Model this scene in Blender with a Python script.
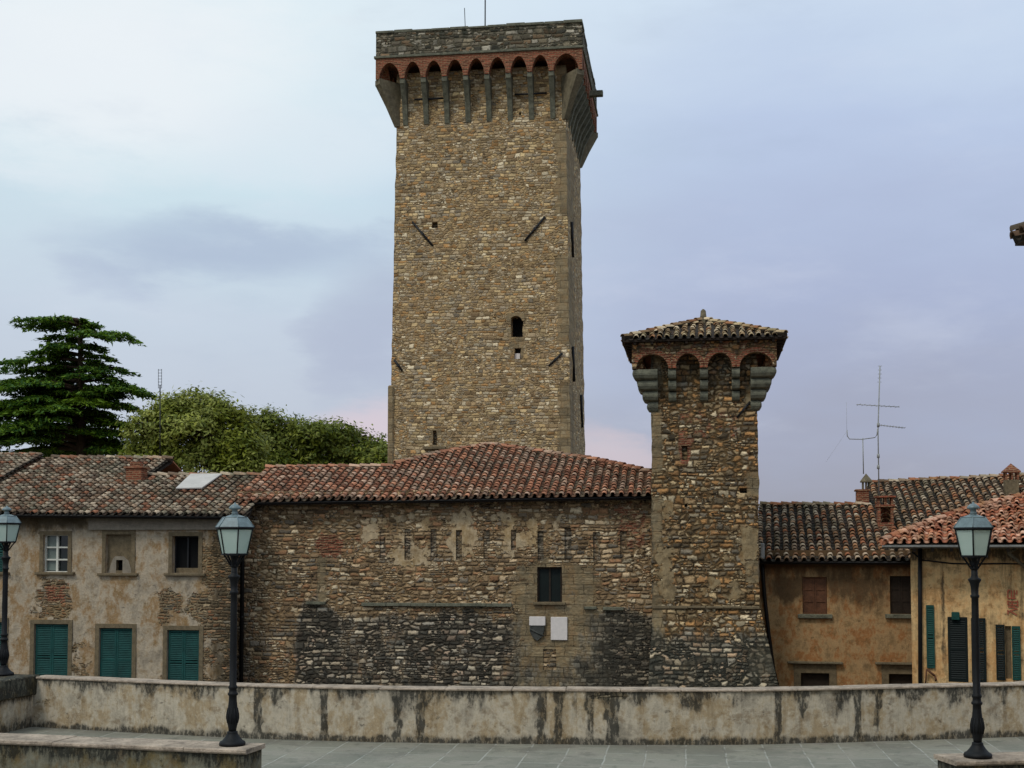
import bpy, math, random
from mathutils import Vector, noise
random.seed(7)
R = math.radians
scn = bpy.context.scene
for o in list(bpy.data.objects): bpy.data.objects.remove(o)
COL = scn.collection

# ------------------------------------------------------------------ camera
FPX = 1290.0; PITCH = R(3.0); HORY = 550.0; EYE = 3.4
PPY = HORY - FPX*math.tan(PITCH)                     # pixel row of the optical axis
cam = bpy.data.cameras.new('camera'); camo = bpy.data.objects.new('camera', cam); COL.objects.link(camo)
camo.location = (0, 0, EYE); camo.rotation_euler = (math.pi/2 + PITCH, 0, 0)
cam.sensor_width = 36; cam.lens = FPX/1024*36; cam.shift_y = (PPY-384)/1024
cam.clip_start = .1; cam.clip_end = 5000
scn.camera = camo
scn.render.resolution_x = 1024; scn.render.resolution_y = 768

# ------------------------------------------------------------------ node helpers
def lin(c):
    return tuple(((v/255)/12.92 if v/255 <= .04045 else ((v/255+.055)/1.055)**2.4) for v in c) + (1,)
class NT:
    def __init__(s, tree): s.t = tree; s.L = tree.links
    def add(s, typ, **kw):
        n = s.t.nodes.new(typ)
        for k, v in kw.items(): setattr(n, k, v)
        return n
    def put(s, sock, v):
        if v is None: return
        if isinstance(v, bpy.types.NodeSocket): s.L.new(v, sock)
        elif isinstance(v, (int, float)):
            try: sock.default_value = v
            except Exception: sock.default_value = (v,)*len(sock.default_value)
        else: sock.default_value = v
    def math(s, op, a, b=None, c=None, clamp=False):
        n = s.add('ShaderNodeMath', operation=op, use_clamp=clamp)
        s.put(n.inputs[0], a); s.put(n.inputs[1], b); s.put(n.inputs[2], c)
        return n.outputs[0]
    def vmath(s, op, a, b=None):
        n = s.add('ShaderNodeVectorMath', operation=op); s.put(n.inputs[0], a); s.put(n.inputs[1], b)
        return n.outputs[0]
    def noise(s, vec, scale, detail=3, rough=.6, out=0, dims='3D'):
        n = s.add('ShaderNodeTexNoise', noise_dimensions=dims)
        s.put(n.inputs['Vector'], vec); n.inputs['Scale'].default_value = scale
        n.inputs['Detail'].default_value = detail; n.inputs['Roughness'].default_value = rough
        return n.outputs[out]
    def mapping(s, vec, scale=(1,1,1), loc=(0,0,0), rot=(0,0,0)):
        n = s.add('ShaderNodeMapping'); s.put(n.inputs[0], vec)
        n.inputs['Scale'].default_value = scale; n.inputs['Location'].default_value = loc; n.inputs['Rotation'].default_value = rot
        return n.outputs[0]
    def ramp(s, fac, stops, mode='LINEAR'):
        n = s.add('ShaderNodeValToRGB'); cr = n.color_ramp; cr.interpolation = mode
        while len(cr.elements) < len(stops): cr.elements.new(.5)
        for e, (p, c) in zip(cr.elements, stops):
            e.position = p; e.color = c if len(c) == 4 else lin(c)
        s.put(n.inputs[0], fac); return n.outputs[0]
    def mix(s, fac, a, b, blend='MIX'):
        n = s.add('ShaderNodeMix', data_type='RGBA', blend_type=blend)
        s.put(n.inputs[0], fac); s.put(n.inputs[6], a); s.put(n.inputs[7], b)
        return n.outputs[2]
    def smooth(s, v, lo, hi):
        n = s.add('ShaderNodeMapRange', interpolation_type='SMOOTHSTEP')
        s.put(n.inputs[0], v); s.put(n.inputs[1], lo); s.put(n.inputs[2], hi)
        return n.outputs[0]
    def bump(s, h, dist=.05, strength=1, normal=None):
        n = s.add('ShaderNodeBump'); n.inputs['Distance'].default_value = dist; n.inputs['Strength'].default_value = strength
        s.put(n.inputs['Height'], h); s.put(n.inputs['Normal'], normal); return n.outputs[0]
def newmat(name):
    m = bpy.data.materials.new(name); m.use_nodes = True; t = m.node_tree; t.nodes.clear()
    n = NT(t); out = n.add('ShaderNodeOutputMaterial'); b = n.add('ShaderNodeBsdfPrincipled')
    n.L.new(b.outputs[0], out.inputs[0]); n.b = b; n.out = out
    b.inputs['Specular IOR Level'].default_value = .25
    return m, n

# ------------------------------------------------------------------ world: a heavy overcast over a Nishita sky
world = bpy.data.worlds.new('World'); scn.world = world; world.use_nodes = True
wt = world.node_tree; wt.nodes.clear(); w = NT(wt)
SUN_EL, SUN_AZ = 50, -38          # azimuth: degrees from straight behind the camera towards the left
wo = w.add('ShaderNodeOutputWorld')
sky = w.add('ShaderNodeTexSky', sky_type='NISHITA'); sky.sun_disc = False
sky.sun_elevation = R(SUN_EL); sky.sun_rotation = R(180+38)
tc = w.add('ShaderNodeTexCoord').outputs['Generated']
sep = w.add('ShaderNodeSeparateXYZ'); w.put(sep.inputs[0], tc)
az = w.math('MULTIPLY', w.math('ARCTAN2', sep.outputs[0], sep.outputs[1]), 57.296)
el = w.math('MULTIPLY', w.math('ARCSINE', sep.outputs[2]), 57.296)
def blob(a0, e0, ra, re, wob=.6):
    dx = w.math('DIVIDE', w.math('SUBTRACT', azw, a0), ra); dy = w.math('DIVIDE', w.math('SUBTRACT', elw2, e0), re)
    r2 = w.math('ADD', w.math('MULTIPLY', dx, dx), w.math('MULTIPLY', dy, dy))
    r2 = w.math('ADD', r2, w.math('MULTIPLY', w.math('SUBTRACT', wn, .5), wob*3))
    return w.smooth(r2, 1.3, 0.0)
stretch = w.mapping(tc, scale=(3.2, 3.2, 10))
wn = w.noise(stretch, 1.0, 5, .55)
wn2 = w.noise(w.mapping(tc, scale=(6, 6, 18), loc=(3, 1, 2)), 1.0, 6, .6)
elw = w.math('ADD', el, w.math('MULTIPLY', w.math('SUBTRACT', wn, .5), 9))
azw = w.math('ADD', az, w.math('MULTIPLY', w.math('SUBTRACT', wn2, .5), 10))
e01 = w.math('DIVIDE', elw, 30, clamp=True)
elw2 = w.math('ADD', el, w.math('MULTIPLY', w.math('SUBTRACT', wn2, .5), 5))
left = w.ramp(e01, [(0, (176,182,198)), (.16, (196,204,218)), (.34, (202,214,228)), (.55, (210,231,240)), (.72, (232,245,250)), (1, (222,242,249))])
right = w.ramp(e01, [(0, (152,153,166)), (.12, (162,165,184)), (.35, (174,184,212)), (.6, (190,205,232)), (.8, (210,226,244)), (1, (214,232,246))])
skyc = w.mix(w.smooth(azw, -14, 13), left, right)
skyc = w.mix(w.math('MULTIPLY', blob(-12.5, 12.9, 7.5, 2.0, .5), .62), skyc, lin((164,178,206)))
skyc = w.mix(w.math('MULTIPLY', blob(-18, 20, 9.5, 5.0, .5), .85), skyc, lin((242,247,251)))
skyc = w.mix(w.math('MULTIPLY', blob(-9, 17.5, 6, 2.2, .5), .55), skyc, lin((229,238,246)))
skyc = w.mix(w.math('MULTIPLY', blob(-6.5, 9.5, 3.4, 3.2, .3), .6), skyc, lin((172,180,204)))
skyc = w.mix(w.math('MULTIPLY', blob(-6.0, 5.0, 3.2, 1.6, .3), .8), skyc, lin((222,205,214)))
skyc = w.mix(w.math('MULTIPLY', blob(4.6, 4.2, 3.4, 1.8, .3), .7), skyc, lin((216,200,206)))
skyc = w.mix(w.math('MULTIPLY', w.smooth(wn2, .5, .8), .22), skyc, lin((226,232,244)))
skyc = w.mix(w.math('MULTIPLY', w.smooth(wn2, .5, .2), .20), skyc, lin((158,172,200)))
bgc = w.add('ShaderNodeBackground'); w.put(bgc.inputs[0], skyc); bgc.inputs[1].default_value = 1.0
bgs = w.add('ShaderNodeBackground'); w.put(bgs.inputs[0], sky.outputs[0]); bgs.inputs[1].default_value = .1
ms = w.add('ShaderNodeMixShader'); ms.inputs[0].default_value = .94
w.L.new(bgs.outputs[0], ms.inputs[1]); w.L.new(bgc.outputs[0], ms.inputs[2]); w.L.new(ms.outputs[0], wo.inputs[0])

# ------------------------------------------------------------------ sun (behind thin cloud), exposure
sl = bpy.data.lights.new('sun', 'SUN'); sl.energy = 1.3; sl.angle = R(14); sl.color = (1, .95, .86)
so = bpy.data.objects.new('sun', sl); COL.objects.link(so)
a_ = R(SUN_AZ); e_ = R(SUN_EL)
sd = Vector((math.sin(a_)*math.cos(e_), -math.cos(a_)*math.cos(e_), math.sin(e_)))   # towards the sun
so.rotation_euler = sd.to_track_quat('Z', 'Y').to_euler(); so.location = sd*60
vs = scn.view_settings; vs.view_transform = 'Standard'; vs.look = 'None'; vs.exposure = 0; vs.gamma = 1
vs.use_curve_mapping = False

# ------------------------------------------------------------------ projection helpers (used to measure the photograph)
def ray(px, py):
    xc = (px-512)/FPX; yc = -(py-PPY)/FPX
    return Vector((xc, math.cos(PITCH)-math.sin(PITCH)*yc, math.sin(PITCH)+math.cos(PITCH)*yc))
def at_depth(px, py, Y):
    r = ray(px, py); return Vector((0, 0, EYE)) + r*(Y/r.y)
def hit(px, py, P, n):
    r = ray(px, py); c = Vector((0, 0, EYE)); return c + r*((P-c).dot(n)/r.dot(n))
def proj(P):
    d = Vector(P)-Vector((0, 0, EYE))
    zc = d.y*math.cos(PITCH)+d.z*math.sin(PITCH); yc = -d.y*math.sin(PITCH)+d.z*math.cos(PITCH)
    return 512+FPX*d.x/zc, PPY-FPX*yc/zc
def clampf(v, a=0., b=1.): return max(a, min(b, v))
def sst(v, a, b):
    t = clampf((v-a)/(b-a)); return t*t*(3-2*t)
def box2(px, py, x0, x1, y0, y1, s=4):
    return sst(px, x0-s, x0+s)*(1-sst(px, x1-s, x1+s))*sst(py, y0-s, y0+s)*(1-sst(py, y1-s, y1+s))

class Frame:
    """A facade plane: t runs right along it, n towards the viewer, z up."""
    def __init__(s, O, yaw):
        s.O = Vector(O); s.yaw = yaw
        s.t = Vector((math.cos(yaw), -math.sin(yaw), 0)); s.n = Vector((-math.sin(yaw), -math.cos(yaw), 0))
    def P(s, u, z, d=0): return s.O + s.t*u + s.n*d + Vector((0, 0, z))
    def at(s, px, py, d=0):
        h = hit(px, py, s.O+s.n*d, s.n); return (h-s.O).dot(s.t), h.z
def facade(px, Y, yawdeg):
    p = at_depth(px, HORY, Y); return Frame((p.x, p.y, 0), R(yawdeg))

# ------------------------------------------------------------------ mesh builder
class MB:
    ch = None
    def __init__(s, yaw=0): s.v = []; s.f = []; s.m = []; s.yaw = yaw; s.smooth = []
    def vert(s, p, m=(0,0,0,0)): s.v.append(Vector(p)); s.m.append(m); return len(s.v)-1
    def face(s, idx, sm=False): s.f.append(tuple(idx)); s.smooth.append(sm)
    def poly(s, pts, sm=False, m=(0,0,0,0)): s.face([s.vert(p, m) for p in pts], sm)
    def hexa(s, a, b, sm=False, m=(0,0,0,0)):
        """solid between two equal rings of points a and b"""
        n = len(a); ia = [s.vert(p, m) for p in a]; ib = [s.vert(p, m) for p in b]
        s.face(ia[::-1]); s.face(ib)
        for i in range(n): j = (i+1) % n; s.face([ia[i], ia[j], ib[j], ib[i]], sm)
    def box(s, F, u0, u1, z0, z1, d0, d1, bev=0, m=(0,0,0,0)):
        if bev:
            b = bev
            ring = lambda z, k: [F.P(u0+k, z, d0), F.P(u0+k, z, d1-b), F.P(u0+k+b, z, d1-k), F.P(u1-k-b, z, d1-k), F.P(u1-k, z, d1-b), F.P(u1-k, z, d0)]
            rs = [ring(z0, b), ring(z0+b, 0), ring(z1-b, 0), ring(z1, b)]
            ids = [[s.vert(p, m) for p in r] for r in rs]
            s.face(ids[0][::-1]); s.face(ids[-1])
            for q in range(3):
                for i in range(6): j = (i+1) % 6; s.face([ids[q][i], ids[q][j], ids[q+1][j], ids[q+1][i]])
        else:
            s.hexa([F.P(u0,z0,d0), F.P(u1,z0,d0), F.P(u1,z0,d1), F.P(u0,z0,d1)][::-1], [F.P(u0,z1,d0), F.P(u1,z1,d0), F.P(u1,z1,d1), F.P(u0,z1,d1)][::-1], m=m)
    def tube(s, pts, r, n=6, r1=None, caps=True):
        pts = [Vector(p) for p in pts]; rings = []
        for i, p in enumerate(pts):
            d = (pts[min(i+1, len(pts)-1)]-pts[max(i-1, 0)]).normalized()
            a = Vector((0,0,1)) if abs(d.z) < .9 else Vector((1,0,0))
            x = d.cross(a).normalized(); y = x.cross(d).normalized()
            rr = r if r1 is None else r+(r1-r)*i/(len(pts)-1)
            rings.append([s.vert(p+x*rr*math.cos(2*math.pi*k/n)+y*rr*math.sin(2*math.pi*k/n)) for k in range(n)])
        for a, b in zip(rings, rings[1:]):
            for k in range(n): s.face([a[k], a[(k+1) % n], b[(k+1) % n], b[k]], True)
        if caps: s.face(rings[0][::-1]); s.face(rings[-1])
    def lathe(s, c, prof, n=20, rot=0, smooth=True):
        c = Vector(c); rings = []
        for r, z in prof:
            rings.append([s.vert(c+Vector((r*math.cos(2*math.pi*k/n+rot), r*math.sin(2*math.pi*k/n+rot), z))) for k in range(n)])
        for a, b in zip(rings, rings[1:]):
            for k in range(n): s.face([a[k], a[(k+1) % n], b[(k+1) % n], b[k]], smooth)
        s.face(rings[0][::-1]); s.face(rings[-1])
    def grid(s, fn, us, zs, skip=None, maskfn=None):
        ids = {}
        def g(i, j):
            if (i, j) not in ids:
                p = fn(us[i], zs[j]); ids[(i, j)] = s.vert(p, maskfn(p) if maskfn else (0,0,0,0))
            return ids[(i, j)]
        for i in range(len(us)-1):
            for j in range(len(zs)-1):
                if skip and skip((us[i]+us[i+1])/2, (zs[j]+zs[j+1])/2): continue
                s.face([g(i, j), g(i+1, j), g(i+1, j+1), g(i, j+1)])
    def build(s, name, mat, parent=None, loc=None, fix=True):
        base = parent_loc(parent) if parent else Vector(loc or (0, 0, 0))
        me = bpy.data.meshes.new(name)
        me.from_pydata([v-base for v in s.v], [], s.f)
        me.materials.append(mat)
        uvl = me.uv_layers.new(name='UVMap'); data = [0.]*(2*len(me.loops))
        c, sn = math.cos(s.yaw), math.sin(s.yaw)
        for p in me.polygons:
            nn = p.normal; nx = nn.x*c-nn.y*sn; ny = nn.x*sn+nn.y*c; nz = nn.z
            for li in p.loop_indices:
                v = s.v[me.loops[li].vertex_index]; x = v.x*c-v.y*sn; y = v.x*sn+v.y*c
                if abs(nz) > max(abs(nx), abs(ny)): a, b = x, y
                elif abs(nx) > abs(ny): a, b = y+37.3, v.z
                else: a, b = x, v.z
                data[2*li] = a; data[2*li+1] = b
        uvl.data.foreach_set('uv', data)
        at = me.attributes.new('mask', 'FLOAT_COLOR', 'POINT')
        at.data.foreach_set('color', [x for m in s.m for x in m])
        a2 = me.attributes.new('ashlar', 'FLOAT', 'POINT'); a2.data.foreach_set('value', [m[3] for m in s.m])
        me.polygons.foreach_set('use_smooth', s.smooth)
        me.update()
        o = bpy.data.objects.new(name, me); COL.objects.link(o)
        if parent: o.parent = parent
        else: o.location = base
        return o
def parent_loc(o):
    l = Vector(o.location)
    while o.parent: o = o.parent; l += Vector(o.location)
    return l
def tag(o, label=None, cat=None, group=None, kind=None):
    if label: o['label'] = label
    if cat: o['category'] = cat
    if group: o['group'] = group
    if kind: o['kind'] = kind
    return o
def thing(name, loc, label, cat, group=None):
    o = bpy.data.objects.new(name, None); COL.objects.link(o); o.location = loc; o.empty_display_size = .3
    return tag(o, label, cat, group)
def lines(a, b, step, extra=()):
    """grid lines from a to b with the opening edges among them"""
    base = sorted(set([a, b]+[e for e in extra if a < e < b])); out = []
    for p, q in zip(base, base[1:]):
        n = max(1, round((q-p)/step)); out += [p+(q-p)*k/n for k in range(n)]
    return out+[b]
def rough(p, amp, sc=1.3):
    return noise.noise(Vector(p)*sc)*amp + noise.noise(Vector(p)*sc*3.1)*amp*.5
def wall(mb, F, u0, u1, z0, z1, ops=(), step=.2, amp=.03, maskfn=None, reveal=.25, lean=0):
    """a slightly uneven wall face with real openings (u0,u1,z0,z1[,reveal]) and their reveals"""
    us = lines(u0, u1, step, [v for o in ops for v in o[:2]]); zs = lines(z0, z1, step, [v for o in ops for v in o[2:4]])
    def fn(u, z):
        p = F.P(u, z, 0); return p+F.n*(rough(p, amp))
    mb.grid(fn, us, zs, lambda u, z: any(o[0] < u < o[1] and o[2] < z < o[3] for o in ops), maskfn)
    for o in ops:
        a, b, c, d = o[:4]; rv = o[4] if len(o) > 4 else reveal
        for (p, q) in (((a,c),(a,d)), ((a,d),(b,d)), ((b,d),(b,c)), ((b,c),(a,c))):
            mb.poly([fn(*p), fn(*q), F.P(q[0], q[1], -rv), F.P(p[0], p[1], -rv)])

# ------------------------------------------------------------------ materials
def uvnode(n): return n.add('ShaderNodeUVMap', uv_map='UVMap').outputs[0]
def masknode(n):
    a = n.add('ShaderNodeAttribute', attribute_name='mask'); s = n.add('ShaderNodeSeparateColor'); n.put(s.inputs[0], a.outputs['Color'])
    b = n.add('ShaderNodeAttribute', attribute_name='ashlar'); return s.outputs[0], s.outputs[1], s.outputs[2], b.outputs['Fac']
def masonry(name, pal, mortar, su=.36, sz=.17, mw=.09, rnd=.85, plaster=(176,160,130), plaster2=(150,120,72), p0=0.0,
            brick=(144,84,62), dark=(38,36,30), gapd=.5, tint=(120,95,60), bumpd=.06, streak=0, ashlar=(150,132,102), warp=.10, rub=0, lo=.45, hi=.95, pamp=2.2, pits=0, pfreq=1.3):
    """rubble masonry; mask r = darkening (weathering and painted shade), g = plaster cover, b = exposed brick, a = large smooth ashlar"""
    m, n = newmat(name); uv = uvnode(n); mr, mg, mb_, ma = masknode(n)
    wv = n.noise(uv, 1.7, 3, .6, out=1)
    uvw = n.vmath('ADD', uv, n.vmath('MULTIPLY', n.vmath('SUBTRACT', wv, (.5,.5,.5)), (.22,.12,0)))
    # stones get smaller or larger from place to place
    v = n.mapping(uvw, scale=(1/su, 1/sz, 1))
    def vor(vec, feat):
        q = n.add('ShaderNodeTexVoronoi', voronoi_dimensions='2D', feature=feat); n.put(q.inputs['Vector'], vec)
        q.inputs['Scale'].default_value = 1; q.inputs['Randomness'].default_value = rnd; return q
    # courses of stones: rows of wandering height, each cut into stones of random length
    wob = n.noise(uv, 7, 3, .6, out=1)
    uvj = n.vmath('ADD', uvw, n.vmath('MULTIPLY', n.vmath('SUBTRACT', wob, (.5,.5,.5)), (warp, warp*.8, 0)))
    def course(su_, sz_, off):
        sx_ = n.add('ShaderNodeSeparateXYZ'); n.put(sx_.inputs[0], uvj)
        hh = n.noise(n.mapping(uv, scale=(.12, 1, 1), loc=(off, off, 0)), 1.6, 2, .5)
        yy = n.math('ADD', n.math('DIVIDE', sx_.outputs[1], sz_), n.math('MULTIPLY', hh, 3.0))
        row = n.math('FLOOR', yy); fr = n.math('FRACT', yy); dv = n.math('MULTIPLY', n.math('MINIMUM', fr, n.math('SUBTRACT', 1, fr)), sz_)
        W = n.math('ADD', n.math('DIVIDE', sx_.outputs[0], su_), n.math('MULTIPLY', row, 113.73+off))
        def v1(feat):
            q = n.add('ShaderNodeTexVoronoi', voronoi_dimensions='1D', feature=feat); n.put(q.inputs['W'], W); q.inputs['Scale'].default_value = 1; q.inputs['Randomness'].default_value = .9; return q
        cc_ = v1('F1').outputs['Color']; du_ = n.math('MULTIPLY', v1('DISTANCE_TO_EDGE').outputs['Distance'], su_)
        sm = n.add('ShaderNodeMath', operation='SMOOTH_MIN'); n.put(sm.inputs[0], dv); n.put(sm.inputs[1], du_); sm.inputs[2].default_value = sz_*.22
        return cc_, n.math('DIVIDE', n.math('ADD', sm.outputs[0], sz_*.03), sz_*1.15)
    c1, e1 = course(su, sz, 0.0)
    v2 = n.mapping(uvj, scale=(1/su*1.25, 1/sz*1.1, 1), loc=(5, 3, 0))
    c2 = vor(v2, 'F1').outputs['Color']; e2 = n.math('MULTIPLY', vor(v2, 'DISTANCE_TO_EDGE').outputs['Distance'], .9)
    c3, e3 = course(su*.55, sz*.6, 3.0)
    sel = n.smooth(n.noise(uv, .9, 3), .54-.2*rub, .56-.2*rub); sel3 = n.smooth(n.noise(uv, 1.3, 3, .7), .55, .57)
    lerp = lambda a, b, f: n.math('ADD', n.math('MULTIPLY', a, n.math('SUBTRACT', 1, f)), n.math('MULTIPLY', b, f))
    cc = n.mix(sel3, n.mix(sel, c1, c2), c3); ee = lerp(lerp(e1, e2, sel), e3, sel3)
    sp = n.add('ShaderNodeSeparateColor'); n.put(sp.inputs[0], cc)
    k = len(pal); col = n.ramp(sp.outputs[0], [(i/k, c) for i, c in enumerate(pal)], 'CONSTANT')
    fine = n.noise(uv, 14, 4, .7); finer = n.noise(uv, 45, 3, .7); big = n.noise(uv, .45, 4, .6)
    val = n.math('ADD', lo, n.math('MULTIPLY', sp.outputs[1], hi))
    val = n.math('MULTIPLY', val, n.math('ADD', .55, n.math('MULTIPLY', fine, .9)))
    def scale(c, f):
        cx = n.add('ShaderNodeCombineColor')
        for i in range(3): n.put(cx.inputs[i], f)
        return n.mix(1, c, cx.outputs[0], 'MULTIPLY')
    stone = scale(col, val)
    edge = n.math('ADD', ee, n.math('MULTIPLY', n.math('SUBTRACT', fine, .5), .10))
    mort = n.smooth(edge, mw*1.3, mw*.35)
    mcol = scale(lin(mortar), n.math('ADD', .5, n.math('MULTIPLY', finer, 1.0)))
    gap = n.math('MULTIPLY', n.smooth(n.noise(uv, 2.3, 4, .7), .46, .62), gapd)
    gap = n.math('MULTIPLY', gap, n.smooth(edge, mw*.6, mw*.1))
    mcol = n.mix(gap, mcol, lin((22,19,15)))
    base = n.mix(mort, stone, mcol)
    if pits:
        pn_ = n.noise(n.mapping(uv, scale=(1, 1.7, 1), loc=(4, 4, 0)), 3.4, 5, .8)
        base = n.mix(n.math('MULTIPLY', n.math('MULTIPLY', n.smooth(pn_, .53, .60), n.smooth(edge, mw*3.2, mw*.6)), pits), base, lin((30,25,18)))
        lg = n.noise(uv, .8, 4, .7); base = n.mix(n.math('MULTIPLY', n.smooth(lg, .5, .66), .35), base, scale(base, .55))
    base = n.mix(n.math('MULTIPLY', n.smooth(big, .42, .68), .3), base, scale(lin(tint), n.math('ADD', .5, n.math('MULTIPLY', fine, 1.0))))
    # large ashlar
    br = n.add('ShaderNodeTexBrick'); n.put(br.inputs['Vector'], uvw)
    br.inputs['Scale'].default_value = 1; br.inputs['Brick Width'].default_value = .62; br.inputs['Row Height'].default_value = .33
    br.inputs['Mortar Size'].default_value = .012; br.inputs['Mortar Smooth'].default_value = .5
    a1 = lin(ashlar); br.inputs['Color1'].default_value = a1; br.inputs['Color2'].default_value = lin(tuple(c*.66 for c in ashlar)); br.inputs['Mortar'].default_value = lin((48,42,32))
    blot = n.ramp(n.noise(uv, 2.2, 5, .65), [(.3, (78,74,62)), (.5, (138,120,90)), (.62, (156,120,76)), (.75, (116,118,112))])
    ash = n.mix(.42, scale(br.outputs['Color'], n.math('ADD', .6, n.math('MULTIPLY', fine, .8))), blot)
    am = n.smooth(n.math('ADD', ma, n.math('MULTIPLY', n.math('SUBTRACT', n.noise(uv, 1.8, 6, .75), .5), 2.4)), .35, .65)
    base = n.mix(n.math('MULTIPLY', am, .85), base, ash)
    # exposed brick
    bb = n.add('ShaderNodeTexBrick'); n.put(bb.inputs['Vector'], uvw)
    bb.inputs['Scale'].default_value = 1; bb.inputs['Brick Width'].default_value = .26; bb.inputs['Row Height'].default_value = .075
    bb.inputs['Mortar Size'].default_value = .012; bb.inputs['Color1'].default_value = lin(brick); bb.inputs['Color2'].default_value = lin(tuple(c*.62 for c in brick)); bb.inputs['Mortar'].default_value = lin((140,112,84))
    bcol = scale(bb.outputs['Color'], n.math('ADD', .5, n.math('MULTIPLY', fine, 1.0)))
    base = n.mix(n.smooth(n.math('ADD', mb_, n.math('MULTIPLY', n.math('SUBTRACT', n.noise(uv, 3.5, 5, .7), .5), 1.3)), .42, .6), base, bcol)
    # plaster
    pn = n.noise(uv, 1.15, 8, .68); pf = n.math('ADD', n.math('ADD', mg, p0), n.math('MULTIPLY', n.math('SUBTRACT', pn, .5), pamp))
    pm = n.smooth(pf, .46, .54)
    pc = n.ramp(n.noise(n.mapping(uv, scale=(1, .55, 1), loc=(9, 2, 0)), pfreq, 8, .72), [(.32, tuple(c*.72 for c in plaster)), (.48, plaster), (.58, plaster2), (.72, tuple(min(255, c*1.06) for c in plaster))])
    pc = scale(pc, n.math('ADD', .62, n.math('MULTIPLY', n.noise(uv, 9, 6, .75), .76)))
    pc = n.mix(n.math('MULTIPLY', n.smooth(n.noise(uv, 3.2, 7, .72), .50, .64), .55), pc, scale(lin(tint), .8))
    pc = n.mix(n.smooth(n.noise(uv, 5.5, 6, .75), .58, .68), pc, scale(pc, .45))
    pc = n.mix(n.math('MULTIPLY', n.smooth(n.noise(n.mapping(uv, loc=(3, 8, 0)), 6.5, 5, .7), .58, .7), .5), pc, lin(tuple(min(255, c*1.14) for c in plaster)))
    base = n.mix(pm, base, pc)
    # darkening by mask r: lichen and painted shade; bright stones stay clean in places
    stn = n.noise(n.mapping(uv, scale=(2.2, .8, 1)), 1.2, 6, .68)
    df = n.math('ADD', mr, n.math('MULTIPLY', n.math('SUBTRACT', stn, .5), 1.5))
    dm = n.smooth(df, .3, .8)
    clean = n.smooth(sp.outputs[2], .50, .62)
    clean = n.math('MULTIPLY', clean, n.math('SUBTRACT', 1, pm))
    dm = n.math('MULTIPLY', dm, n.math('SUBTRACT', 1, n.math('MULTIPLY', n.math('MULTIPLY', clean, n.math('SUBTRACT', 1, mort)), n.math('SUBTRACT', .92, n.math('MULTIPLY', ma, .7)))))
    if pits: base = n.mix(n.math('MULTIPLY', n.math('MULTIPLY', n.smooth(df, .35, .65), n.math('SUBTRACT', 1, pm)), .42), base, scale(lin((180,172,156)), n.math('MULTIPLY', val, n.math('SUBTRACT', 1, n.math('MULTIPLY', mort, .75)))))
    if streak:
        st = n.noise(n.mapping(uv, scale=(5.0, .3, 1)), 1.6, 6, .75)
        base = n.mix(n.math('MULTIPLY', n.smooth(st, .50, .66), streak), base, scale(base, .45))
        dm = n.math('MULTIPLY', dm, n.math('ADD', .55, n.smooth(n.noise(n.mapping(uv, scale=(3, 1, 1)), 5, 6, .75), .42, .58)), clamp=True)
    base = n.mix(n.math('MULTIPLY', dm, .86), base, scale(lin(dark), n.math('ADD', .5, fine)))
    n.put(n.b.inputs['Base Color'], base); n.b.inputs['Roughness'].default_value = .92
    hs = n.math('MULTIPLY', n.math('MULTIPLY', n.smooth(edge, 0, mw*2.2), n.math('SUBTRACT', 1, pm)), n.math('SUBTRACT', 1, n.math('MULTIPLY', am, .85)))
    hs = n.math('SUBTRACT', hs, n.math('MULTIPLY', n.math('MULTIPLY', br.outputs['Fac'], am), .6))
    h = n.math('ADD', hs, n.math('MULTIPLY', fine, .35)); h = n.math('ADD', h, n.math('MULTIPLY', pm, .9)); h = n.math('ADD', h, n.math('MULTIPLY', finer, .12))
    n.put(n.b.inputs['Normal'], n.bump(h, bumpd, .9))
    return m
def plain(name, c, rough_=.8, var=.35, sc=6, metal=0, bump=.01, c2=None, spec=.25):
    m, n = newmat(name); tco = n.add('ShaderNodeTexCoord').outputs['Object']
    f = n.noise(tco, sc, 5, .65); g = n.noise(tco, sc*5, 3, .7)
    a = lin(tuple(x*(1-var) for x in c)); b = lin(tuple(min(255, x*(1+var*.6)) for x in (c2 or c)))
    col = n.ramp(f, [(.3, a), (.7, b)])
    col = n.mix(.35, col, n.ramp(g, [(.3, a), (.7, b)]))
    n.put(n.b.inputs['Base Color'], col); n.b.inputs['Roughness'].default_value = rough_; n.b.inputs['Metallic'].default_value = metal
    n.b.inputs['Specular IOR Level'].default_value = spec
    if bump: n.put(n.b.inputs['Normal'], n.bump(g, bump, .7))
    return m
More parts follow.
